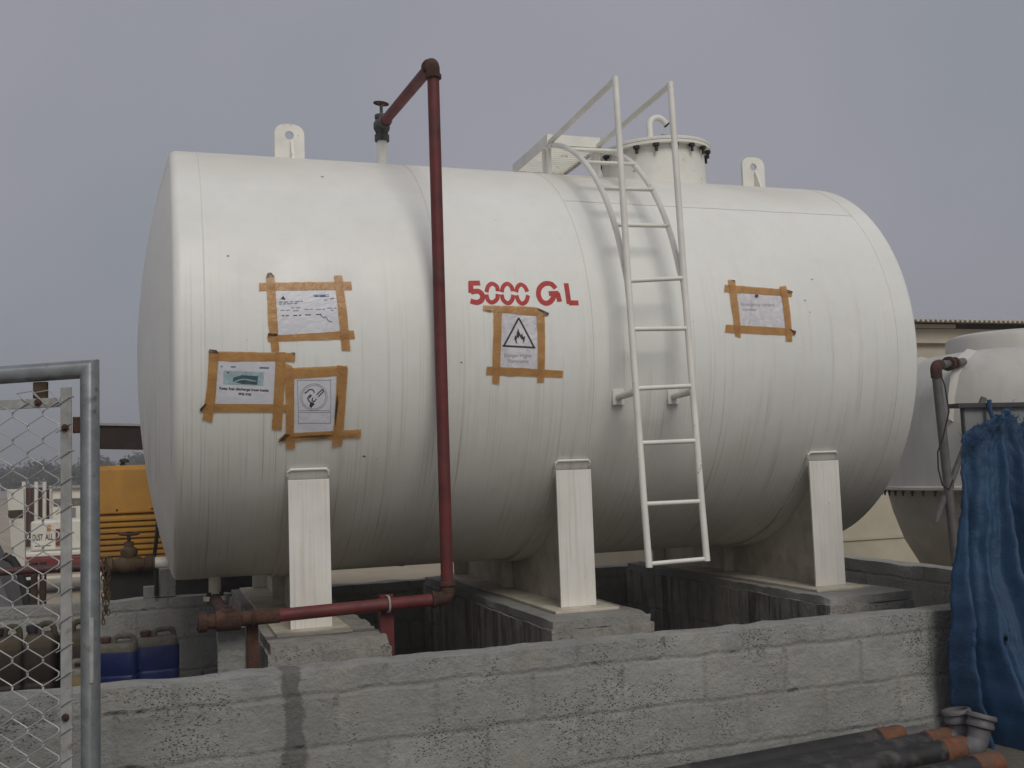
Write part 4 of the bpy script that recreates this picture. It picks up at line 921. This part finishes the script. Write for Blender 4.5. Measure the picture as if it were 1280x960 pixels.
# ================================================================== BEHIND, LEFT
ym = thing('generator', 'yellow louvred generator housing behind the left end of the tank', 'generator', (0.25, 3.2, 0.4))
yx0, yx1, yy = -0.56, 1.15, 2.6
MB().box(yx0+0.01, yx1-0.01, yy+0.03, 4.2, 0.76, 1.20).build('housing', 'yellow', ym, smooth=0)
MB().prism([(yy, 1.205), (yy+0.035, 1.56), (yy+0.08, 1.585), (4.2, 1.585), (4.25, 1.205)], yx0, yx1, lambda u, v, h: (h, u, v)).build('hood', 'yellow', ym, smooth=0, bevel=0.012)
z = 1.155
while z > 0.77:
    MB().prism([(yy-0.004, z-0.004), (yy-0.004, z+0.012), (yy+0.020, z+0.034), (yy+0.03, z+0.034), (yy+0.03, z-0.004)], yx0+0.015, yx1-0.015, lambda u, v, h: (h, u, v)).build('louvre', 'yellow', ym, smooth=0); z -= 0.045
MB().box(yx0+0.015, yx1-0.015, yy+0.0302, yy+0.034, 0.60, 1.20).build('grille_back', 'soot', ym, smooth=0) if False else None
MB().box(yx0+0.05, yx1-0.05, yy+0.10, 4.15, 0.30, 0.757).build('skid', 'soot', ym, smooth=0)
for X in (yx0+0.1, yx1-0.1):
    MB().box(X-0.05, X+0.05, yy+0.15, 4.1, 0.0, 0.30).build('skid_beam', 'soot', ym, smooth=0)
ex = MB().tube(fillet([(-0.38, 2.95, 1.57), (-0.38, 2.95, 1.60), (-0.365, 2.95, 1.615)], 0.02, 3), 0.018, 10).build('exhaust', 'soot', ym)
MB().lathe([(0.0, 0.03), (0.035, 0.018), (0.04, 0.0), (0.036, -0.004)], (-0.365, 2.95, 1.618), (0.1, 0, 1), 14).build('rain_cap', 'soot', ex)
MB().ring((-0.24, 2.9, 1.585), (0.1, 1, 0), 0.05, 0.007, 14, 6, 0, math.pi).build('lifting_eye', 'soot', ym)
for i, x in enumerate((-0.41, -0.15)):
    MB().lathe([(0.009, 0), (0.006, 0.006)], (x, yy-0.001, 1.235), (0, -1, 0), 6).build('bolt', 'soot', ym)
tag(MB().tube(smooth3 := [(-0.107, 1.21, 1.20), (-0.118, 1.20, 1.08), (-0.135, 1.21, 0.95), (-0.12, 1.215, 0.8), (-0.125, 1.22, 0.69)], 0.013, 8).build('black_hose', 'rubber'),
    'black hose hanging beside the yellow generator against the tank end', 'hose')
tag(rough_box(-0.205, -0.115, 1.27, 1.39, 0.675, 0.745, 0.03, 0.003, 3).build('concrete_block', 'smooth_conc'), 'small low grey concrete block on the back wall under the valve', 'block', 'loose blocks on the back wall')
tag(rough_box(-0.105, 0.0, 1.28, 1.39, 0.675, 0.86, 0.03, 0.003, 4).build('concrete_block', 'smooth_conc'), 'taller pale block on the back wall beside the tank end', 'block', 'loose blocks on the back wall')

cn = thing('steel_canopy', 'dark rusty steel canopy edge above the yellow generator, left of the tank', 'canopy', (1.6, 5.9, 0))
def cbox(x0, x1, y0, y1, z0, z1, name, m, par=cn):
    mt = Matrix.Translation((-0.68, 4.52, 0)) @ Matrix.Translation((0, 0, 0)) @ Matrix.Rotation(R_(-22), 4, 'Z') @ Matrix.Rotation(R_(3.0), 4, 'Y')
    return MB().box(x0, x1, y0, y1, z0, z1, mt).build(name, m, par, smooth=0)
cbox(-0.15, 4.0, 0, 0.10, 1.775, 1.997, 'edge_beam', 'canopy'); cbox(-0.16, 4.04, -0.02, 2.6, 2.0, 2.022, 'roof_sheet', 'sheet')
cbox(0, 4.0, 2.4, 2.5, 1.80, 1.995, 'edge_beam', 'canopy'); cbox(0.0, 4.0, 0.10, 0.115, 1.80, 1.82, 'flange_lip', 'canopy')
for x in (1.5, 3.8):
    for y in (0.101, 2.3): cbox(x, x+0.1, y+0.012, y+0.1, -0.05+0.052*x, 1.998, 'canopy_post', 'canopy')

tr = thing('equipment_trailer', 'small trailer with a white enamel box, dark lettering and a red bed, behind the mesh', 'trailer', (-1.4, 9.4, 0))
bx = MB().box(-1.70, -0.85, 9.15, 9.9, 0.575, 0.975).build('white_box', 'white_box', tr, bevel=0.03)
MB().box(-1.30, -1.285, 9.14, 9.149, 0.58, 0.97).build('panel_gap', 'dark_trim', bx, smooth=0)
MB().box(-1.50, -1.45, 9.14, 9.149, 0.84, 0.92).build('yellow_emblem', 'amber', bx, smooth=0)
MB().box(-1.39, -1.335, 9.12, 9.149, 0.64, 0.86).build('red_tail_light', 'red_paint', bx, smooth=0)
def flat_text(s, x, y, z, size, m, parent, name='lettering', width=None):
    cu = bpy.data.curves.new(name, 'FONT'); cu.body = s; cu.size = size; cu.align_x = 'CENTER'; cu.align_y = 'CENTER'; cu.offset = 0.002
    t = bpy.data.objects.new('text_source', cu); C.objects.link(t); dg = bpy.context.evaluated_depsgraph_get(); dg.update()
    me = bpy.data.meshes.new_from_object(t.evaluated_get(dg)); bpy.data.objects.remove(t); bpy.data.curves.remove(cu)
    k = width/(max(v.co.x for v in me.vertices)-min(v.co.x for v in me.vertices)) if width else 1
    me.transform(Matrix.Translation((x, y, z)) @ Matrix.Rotation(math.pi/2, 4, 'X') @ Matrix.Diagonal((k, 1, 1, 1))); me.materials.clear(); me.materials.append(M[m])
    o = bpy.data.objects.new(name, me); C.objects.link(o); o.parent = parent
flat_text('DUST', -1.612, 9.146, 0.755, 0.115, 'ink', bx, width=0.125); flat_text('ALL', -1.47, 9.146, 0.755, 0.115, 'ink', bx, width=0.10)
flat_text('-----', -1.55, 9.146, 0.65, 0.07, 'ink', bx, width=0.2)
MB().box(-1.82, -0.80, 9.0, 10.1, 0.28, 0.50).build('red_bed', 'red_paint', tr, bevel=0.02)
MB().box(-1.80, -0.84, 9.02, 10.0, 0.502, 0.572).build('white_rail', 'white_box', tr, bevel=0.02)
MB().box(-1.84, -1.70, 8.975, 8.998, 0.36, 0.48).build('amber_lamp', 'amber', tr, smooth=0)
MB().box(-1.83, -0.80, 8.97, 8.997, 0.22, 0.255).build('white_bumper', 'white_box', tr, smooth=0)
for X in (-1.72, -0.95):
    w = MB().lathe([(0.09, -0.06), (0.2, -0.06), (0.22, -0.03), (0.22, 0.03), (0.2, 0.06), (0.09, 0.06)], (X, 9.5, 0.22), (1, 0, 0), 24).build('wheel', 'rubber', tr)
    MB().lathe([(0.09, -0.05), (0.09, 0.05)], (X, 9.5, 0.22), (1, 0, 0), 16).build('hub', 'white_box', w)

bf = thing('corrugated_fence', 'rust brown corrugated sheet fence far behind the mesh', 'fence', (-2.3, 21, 0))
mb = MB(); n = 90
for i in range(n+1):
    x = -3.1+1.6*i/n; y = 21.3+0.03*math.sin(i*1.25)
    for dy in (0, 0.02): mb.v += [Vector((x, y+dy, 0.0)), Vector((x, y+dy, 1.40))]
for i in range(n):
    p = i*4; mb.f += [(p, p+4, p+5, p+1), (p+2, p+3, p+7, p+6), (p+1, p+5, p+7, p+3)]
mb.build('sheet', 'brown_fence', bf)
MB().box(-3.1, -1.5, 21.4, 21.45, 0.4, 0.45).build('rail', 'canopy', bf, smooth=0)
for X, zt in ((-3.07, 1.55), (-2.80, 1.54), (-2.62, 1.53), (-2.47, 1.43)):
    tag(MB().tube([(X, 21.1, 0), (X, 21.1, zt)], 0.045, 8).build('white_post', 'white_box'),
        'slim white post standing in front of the brown corrugated fence', 'post', 'white posts by the corrugated fence')
cb = thing('site_cabin', 'low cream cabin with an orange band, behind the mesh upright', 'cabin', (-1.7, 21, 0))
MB().box(-2.40, -1.2, 20.6, 22.5, 0.0, 1.36).build('wall', 'white_box', cb, smooth=0)
MB().box(-2.45, -1.15, 20.5, 22.6, 1.362, 1.42).build('roof', 'sheet', cb, smooth=0)
MB().box(-2.38, -1.3, 20.58, 20.598, 0.95, 1.12).build('orange_band', 'can_top', cb, smooth=0)
MB().box(-2.2, -1.9, 20.58, 20.598, 0.3, 0.9).build('door', 'panel', cb, smooth=0)
pl_ = thing('cream_pillar', 'tapering cream pillar with a yellow green band, left of the white posts', 'pillar', (-1.42, 5.95, 0))
MB().prism([(-1.60, 1.42), (-1.44, 1.42), (-1.425, 0.72), (-1.44, 0.1), (-1.5, 0.1)], 5.95, 6.05, lambda u, v, h: (u, h, v)).build('shaft', 'white_box', pl_, smooth=0)
MB().box(-1.585, -1.445, 5.94, 5.949, 1.12, 1.20).build('band', 'tan_can', pl_, smooth=0)
# canvas-covered stack
mb = MB(); nx, nz = 24, 20
for i in range(nx+1):
    for j in range(nz+1):
        s, t = i/nx, j/nz; w = 1.0-0.42*t
        x = -2.55 + (1.32*w)*s + 0.02*noise.noise(Vector((s*9, t*3, 0))); z = 1.44*t
        y = 4.3 + 0.5*t*0.6 + 0.05*noise.noise(Vector((s*14, t*2, 5)))
        mb.v.append(Vector((x, y, z)))
for i in range(nx):
    for j in range(nz):
        p = i*(nz+1)+j; mb.f.append((p, p+nz+1, p+nz+2, p+1))
o0 = len(mb.v)
for i in range(nx+1):
    for j in range(nz+1):
        s, t = i/nx, j/nz; w = 1.0-0.42*t
        mb.v.append(Vector((-2.55+(1.32*w)*s, 5.6-0.6*t, 1.44*t)))
for i in range(nx):
    for j in range(nz):
        p = o0+i*(nz+1)+j; mb.f.append((p, p+1, p+nz+2, p+nz+1))
for j in range(nz):
    a = nx*(nz+1)+j; mb.f.append((a, o0+a, o0+a+1, a+1)); mb.f.append((j, j+1, o0+j+1, o0+j))
for i in range(nx):
    a = i*(nz+1)+nz; mb.f.append((a, a+nz+1, o0+a+nz+1, o0+a))
tag(mb.build('canvas_cover', 'tarp_grey'), 'grey canvas sheet over a sloping stack at the left edge behind the mesh', 'tarpaulin')
tag(MB().tube([(-1.40, 4.1, 0.84), (-1.33, 4.1, 0.80), (-1.27, 4.1, 0.70), (-1.235, 4.1, 0.56), (-1.20, 4.1, 0.36), (-1.19, 4.1, 0.05)], 0.035, 12).build('bent_hose', 'rubber'),
    'thick bent black hose leaning by the grey canvas', 'hose')

# ---- trees
def tree_proto(seed, h, w):
    rn = random.Random(seed); t = thing('tree', 'hazy grey-green bushy tree in the distant row behind the yard', 'tree', (0, 0, 0), 'distant row of trees')
    mb = MB(); mb.tube([(0, 0, 0), (0.1, 0, h*0.3), (0.05, 0.1, h*0.55)], [0.16, 0.12, 0.07], 7)
    for k in range(6):
        a = k*1.05; mb.tube([(0.05, 0.05, h*(0.25+0.04*k)), (w*.3*math.cos(a), w*.3*math.sin(a), h*(0.55+.03*k))], [0.06, 0.03], 5)
    mb.build('trunk', 'trunk', t)
    cr = MB(); cl = [(rn.gauss(0, w*.22), rn.gauss(0, w*.22), h*rn.uniform(.38, .82), rn.uniform(.12, .24)*w) for _ in range(22)]
    for cx, cy, cz, r in cl:
        for _ in range(120):
            d = Vector((rn.gauss(0, 1), rn.gauss(0, 1), rn.gauss(0, .8))); d = d.normalized()*r*rn.uniform(.5, 1.1)
            p = Vector((cx, cy, cz))+d; a = Vector((rn.gauss(0, 1), rn.gauss(0, 1), rn.gauss(0, 1))).normalized(); b = a.orthogonal().normalized(); s = rn.uniform(.10, .22)
            cr.add([p+a*s, p+b*s*.5, p-a*s, p-b*s*.5], [(0, 1, 2, 3)])
    me = cr
    m = bpy.data.meshes.new('crown'); m.from_pydata([tuple(v) for v in me.v], [], me.f); m.materials.append(M['foliage'])
    o = bpy.data.objects.new('crown', m); C.objects.link(o); o.parent = t
    return t
protos = [tree_proto(1, 3.9, 4.6), tree_proto(2, 4.4, 5.4)]
spots = []; rn = random.Random(11)
for i in range(17):
    ang = R_(-16+i*1.15+rn.uniform(-.3, .3)); d = rn.uniform(105, 135); spots.append((d*math.sin(ang), d*math.cos(ang), rn.uniform(.82, 1.1), rn.uniform(0, 6)))
for i, (x, y, s, a) in enumerate(spots):
    o = protos[i] if i < 2 else dup(protos[i % 2])
    o.location = (x, y, 0); o.scale = (s*1.1, s*1.1, s); o.rotation_euler.z = a

# ================================================================== BEHIND, RIGHT
bd = thing('cream_building', 'long low cream building with a corrugated roof edge behind the right end of the tank', 'building', (12, 8, 0))
MB().box(5.5, 22, 5.0, 11, 0, 3.10).build('wall', 'building', bd, smooth=0)
MB().box(5.52, 9.98, 4.955, 4.997, 3.105, 3.155).build('fascia', 'building', bd, smooth=0)
MB().box(5.5, 10.28, 4.93, 4.997, 2.90, 2.945).build('ledge', 'building', bd, smooth=0)
MB().box(5.5, 22, 4.94, 4.997, 0.40, 0.43).build('plinth_ledge', 'building', bd, smooth=0)
MB().box(5.5, 22, 4.96, 4.9965, 0.0, 0.398).build('base_course', 'building', bd, smooth=0)
mb = MB(); n = 1500
for i in range(n+1):
    x = 5.3+17*i/n; zz = 0.018*math.sin(i*2*math.pi/7.0)
    for y, zb in ((4.80, 3.19), (11.3, 3.75)):
        mb.v += [Vector((x, y, zb+zz)), Vector((x, y, zb+zz-0.012))]
for i in range(n):
    p = i*4; mb.f += [(p, p+4, p+6, p+2), (p+1, p+3, p+7, p+5), (p, p+1, p+5, p+4), (p+2, p+6, p+7, p+3)]
mb.build('corrugated_roof', 'roof_sheet', bd)
MB().box(5.5, 22, 5.01, 5.05, 3.10, 3.17).build('eave_beam', 'canopy', bd, smooth=0)

GX, GY = 7.42, 1.42
gt = thing('water_tank', 'white fibreglass water tank with bolted waist flange, at the right edge behind the netting', 'tank', (GX, GY, 0))
lo = MB().lathe([(0.78, 0.28), (0.92, 0.42), (1.05, 0.66), (1.135, 0.92), (1.175, 1.11), (1.25, 1.135)], (GX, GY, 0), (0, 0, 1), 72).build('lower_shell', 'grp_low', gt)
up = MB().lathe([(1.252, 1.137), (1.252, 1.160), (1.195, 1.17), (1.185, 1.60), (1.16, 1.92), (1.09, 2.11), (0.95, 2.25), (0.78, 2.335), (0.60, 2.36), (0.0, 2.37)], (GX, GY, 0), (0, 0, 1), 72).build('upper_shell', 'grp', gt, smooth=60)
MB().lathe([(0.56, 2.34), (0.555, 2.47), (0.535, 2.505), (0.46, 2.53), (0.0, 2.55)], (GX-0.03, GY, 0), (0, 0, 1), 48).build('manhole_cover', 'grp', gt)
for i in range(60):
    t = 2*math.pi*i/60; MB().lathe([(0.017, 0), (0.017, -0.018), (0.009, -0.02), (0.009, -0.045)], (GX+1.235*math.cos(t), GY+1.235*math.sin(t), 1.128), (0, 0, 1), 6).build('flange_bolt', 'dark_bolt', lo, smooth=0)
for k in range(8):
    a = R_(200+k*45); d = Vector((math.cos(a), math.sin(a), 0)); s_ = Vector((-math.sin(a), math.cos(a), 0)); cc = Vector((GX, GY, 0))
    mb = MB(); lv = [(0.80, 2.345, .06), (0.97, 2.262, .055), (1.115, 2.11, .045), (1.185, 1.92, .03), (1.20, 1.72, .012)]
    for r, z, w in lv: mb.v += [cc+d*(r-0.03)+s_*w+Vector((0, 0, z-.01)), cc+d*(r+0.03)+Vector((0, 0, z+.015)), cc+d*(r-0.03)-s_*w+Vector((0, 0, z-.01))]
    for i in range(len(lv)-1):
        p = i*3; mb.f += [(p, p+3, p+4, p+1), (p+1, p+4, p+5, p+2)]
    mb.build('stiffening_rib', 'grp', up, smooth=60)
MB().lathe([(0.95, 0.0), (0.95, 0.275)], (GX, GY, 0), (0, 0, 1), 40).build('concrete_base', 'slab', gt)

gp = thing('downpipe', 'grey galvanised pipe with a rusty elbow, dropping from the white water tank', 'pipe', (6.1, 0.85, 0))
e0 = Vector((5.99, 0.80, 2.175)); dirn = Vector((0.26, 0.12, 0.03)).normalized()
tin = e0+dirn*0.55
MB().tube([e0+dirn*0.06, tin], 0.034, 16).build('inlet_stub', 'pipe_grey', gp)
MB().tube(fillet([e0+dirn*0.09, e0, e0+Vector((0.01, 0.005, -0.10))], 0.05, 6), 0.046, 16).build('elbow', 'rust', gp)
MB().tube([e0+Vector((0.005, 0.003, -0.06)), e0+Vector((0.17, 0.09, -2.1))], 0.037, 16).build('drop_pipe', 'pipe_grey', gp)
for f, r in ((0.26, 0.062), (0.36, 0.052)):
    MB().lathe([(0.034, -0.02), (r, -0.018), (r, 0.018), (0.034, 0.02)], e0+dirn*f, dirn, 12).build('union_nut', 'rust', gp)
tag(MB().tube([(5.80, 0.56, 2.13), (5.815, 0.51, 1.99), (5.83, 0.5, 1.78), (5.80, 0.55, 1.58), (5.745, 0.56, 1.46), (5.74, 0.56, 1.33), (5.77, 0.56, 1.20), (5.83, 0.56, 1.16), (5.86, 0.54, 1.24)], 0.006, 6).build('loose_cable', 'rubber'),
    'thin dark cable dangling in loops beside the galvanised downpipe', 'cable')
dp = thing('leaning_pipe', 'thin grey pipe leaning diagonally behind the galvanised downpipe', 'pipe', (5.75, 0.65, 0.8))
MB().tube([(5.968, 0.90, 0.882), (6.224, 0.80, 1.488), (6.40, 0.73, 1.9)], 0.026, 12).build('tube', 'pipe_grey', dp)
MB().lathe([(0.034, -0.025), (0.034, 0.025)], (6.09, 0.852, 1.17), (0.256, -0.10, 0.606), 10).build('clamp', 'dark_trim', dp)

# sheet screen with netting in front
sc = thing('sheet_metal_screen', 'grey sheet metal screen with a dark capping, behind the blue netting', 'screen', (4.6, -2.03, 0.1))
MB().box(3.676, 5.9, -2.036, -2.024, 0.11, 1.6691).build('sheet', 'panel', sc, smooth=0)
MB().box(3.6651, 3.6755, -2.040, -2.022, 0.11, 1.6696).build('edge_trim', 'dark_trim', sc, smooth=0)
MB().box(3.6213, 5.95, -2.062, -1.99, 1.6713, 1.6932).build('capping', 'dark_trim', sc, smooth=0)
nt_ = thing('blue_netting', 'dark blue woven netting with a frayed top hanging in folds at the right edge', 'netting', (4.2, -2.12, 0.1))
mb = MB(); NU, NV = 190, 90
lefts = [(1.6153, 3.6074), (1.5304, 3.5887), (1.3189, 3.5479), (1.0919, 3.5039), (0.8682, 3.4477), (0.5706, 3.4124), (0.2753, 3.4113), (-0.0542, 3.4598)]
def lx(z):
    for (z0, x0), (z1, x1) in zip(lefts, lefts[1:]):
        if z <= z0 and z >= z1: return x0+(x1-x0)*(z0-z)/(z0-z1)
    return lefts[0][1] if z > 1.5 else lefts[-1][1]
tops = [(min(1,a*1.85), b) for a, b in [(0, 1.5106), (0.02, 1.5382), (0.045, 1.5822), (0.07, 1.5988), (0.1, 1.6318), (0.125, 1.6649), (0.14, 1.6594), (0.155, 1.5877), (0.17, 1.5547), (0.19, 1.6153), (0.23, 1.5822), (0.3, 1.6373), (0.4, 1.6153), (0.6, 1.6484), (0.8, 1.6153), (1, 1.6373)]]
def tz(u):
    for (a, za), (b, zb) in zip(tops, tops[1:]):
        if a <= u <= b: return za+(zb-za)*(u-a)/(b-a)
    return 1.6
rn = random.Random(5)
for i in range(NU+1):
    u = i/NU; zt = tz(u)+0.012*noise.noise(Vector((u*160, 0, 0)))
    for j in range(NV+1):
        v = j/NV; z = zt+(0.075-zt)*v
        x = lx(z) + u*(4.75-lx(z))
        amp = 0.018+0.085*v**0.8
        ph = u*64 + 2.2*noise.noise(Vector((u*3, v*1.3, 1))) - v*3.0*(1-u)
        fold = (1-abs(math.sin(ph/2)))*1.4-0.7 + 0.25*math.sin(ph*1.37+1.2+v) + 0.10*math.sin(ph*3.1+v*3)
        y = -2.085 - amp*(1.0+fold) + 0.03*noise.noise(Vector((u*9, v*6, 3))) + 0.008*noise.noise(Vector((u*45, v*40, 3)))
        fw = min(1, max(0, (u-0.05)/0.17)); y -= 0.80*fw*fw*(3-2*fw)*max(0, v-0.25)**1.8
        if v < 0.16: y += 0.018*noise.noise(Vector((u*70, v*60, 8)))*(1-v/0.16)*1.6
        x += 0.012*noise.noise(Vector((u*14, v*14, 7)))
        mb.v.append(Vector((x, min(y, -2.048), z)))
rnh = random.Random(8); holes = {(62, 45), (63, 45), (62, 46), (64, 44), (28, 60), (29, 60), (28, 61), (31, 58), (14, 79), (35, 4), (36, 4)}
for i in range(NU):
    for j in range(NV):
        if (i, j) in holes: continue
        p = i*(NV+1)+j; mb.f.append((p, p+NV+1, p+NV+2, p+1))
shn = mb.build('sheet', 'net', nt_, smooth=180)
so = shn.modifiers.new('thickness', 'SOLIDIFY'); so.thickness = 0.004; so.offset = 0
fy = MB()
for k in range(420):
    u = rn.random()**1.6; zt = tz(u); x = lx(zt)+u*(4.75-lx(zt)); z = zt-rn.uniform(-0.005, 0.09); y = -2.10-rn.uniform(0, .04)
    d = Vector((rn.uniform(-1, 1), rn.uniform(-.9, .1), rn.uniform(-.7, .9))).normalized()*rn.uniform(.015, .06)
    p = Vector((x, y, z)); q = p+d+Vector((0, 0, rn.uniform(-.01, .01)))
    fy.tube([p, (p+q)/2+Vector((rn.uniform(-.008, .008), -.004, rn.uniform(-.006, .01))), q], 0.0011, 4)
for k in range(60):
    z = rn.uniform(0.3, 1.5); x = lx(z); p = Vector((x+.01, -2.13, z)); q = p+Vector((rn.uniform(-.03, -.005), -.01, rn.uniform(-.03, .01))); fy.tube([p, q], 0.001, 4)
fy.build('frayed_threads', 'net', nt_)['kind'] = 'stuff'
for x in (3.8069, 4.4, 5.0):
    MB().tube([(x, -2.085, 1.6153), (x-.004, -2.072, 1.6594), (x-.002, -2.070, 1.7074)], 0.012, 6).build('tie', 'net', nt_)

# ---- black pipes on the ground at the right
GK = 'black pipes lying along the foot of the wall'
PL = [(-2.115, 0.156, 3.00, 'black pipe nearest the wall, with an orange coupling and a grey stub', None),
      (-2.235, 0.152, 3.17, 'black pipe with an orange coupling and a grey elbow tilted back, second from the wall', ((-0.06, 0.10, 0.80), 0.105)),
      (-2.360, 0.146, 3.14, 'black pipe with an orange coupling and a grey elbow opening upwards, third from the wall', ((0.30, 0.02, 1.0), 0.12)),
      (-2.53, 0.118, 3.16, 'black pipe farthest from the wall, its orange coupling cut by the bottom edge', 0)]
for y, z, xe, lab, el in PL:
    rr = 0.049
    t = thing('black_pipe', lab, 'pipe', (xe-1.5, y, 0.1), GK)
    dy = 0.012
    MB().tube([(xe-3.6, y-0.40, z), (xe-1.2, y-0.13, z-0.002), (xe, y, z)], rr, 24).build('pipe_length', 'black', t)
    cp = MB().lathe([(rr-.002, -0.02), (rr+.004, -0.015), (rr+.006, 0.0), (rr+.003, 0.02), (rr+.006, 0.035), (rr+.002, 0.06), (rr+.005, 0.085), (rr+.003, 0.12), (rr-.004, 0.135)], (xe, y, z), (1, 0.10, 0), 28).build('coupling', 'orange', t)
    x1 = xe+0.13
    if el == 0: continue
    if not el:
        MB().tube([(x1-.02, y, z), (x1+0.13, y+.002, z-.004)], rr-0.008, 20).build('stub', 'pvc', t)
    else:
        d = Vector(el[0]).normalized(); c = Vector((x1+0.055, y, z)); e = c+d*el[1]
        pv = MB().tube(fillet([(x1-.03, y, z), c, e], 0.055, 8), rr-0.003, 24).build('elbow', 'pvc', t)
        MB().lathe([(rr-.004, -0.012), (rr+.010, -0.004), (rr+.010, 0.012), (rr+.006, 0.016), (rr+.006, 0.030), (rr+.016, 0.034), (rr+.016, 0.048), (rr+.010, 0.054), (rr+.002, 0.054), (rr-.002, 0.0)], e-d*0.03, d, 32).build('socket', 'pvc', pv, smooth=50)
        MB().lathe([(rr-.006, 0.0), (rr-.006, 0.002)], e-d*0.012, d, 24).build('bore', 'soot', pv)

# ================================================================== DUST HAZE
hz = MB().box(-399, 399, -399, 399, -1, 14)
hz_o = hz.build('haze', 'white', smooth=0)
hq = bpy.data.materials.new('dust_haze'); hq.use_nodes = True; hq.node_tree.nodes.clear()
ho = hq.node_tree.nodes.new('ShaderNodeOutputMaterial'); hv = hq.node_tree.nodes.new('ShaderNodeVolumePrincipled')
hv.inputs['Color'].default_value = (0.92, 0.92, 0.93, 1); hv.inputs['Density'].default_value = 0.004; hv.inputs['Anisotropy'].default_value = 0.3
hq.node_tree.links.new(hv.outputs[0], ho.inputs['Volume'])
hz_o.data.materials.clear(); hz_o.data.materials.append(hq)
hz_o['kind'] = 'stuff'; hz_o['label'] = 'pale dust haze hanging over the whole yard'
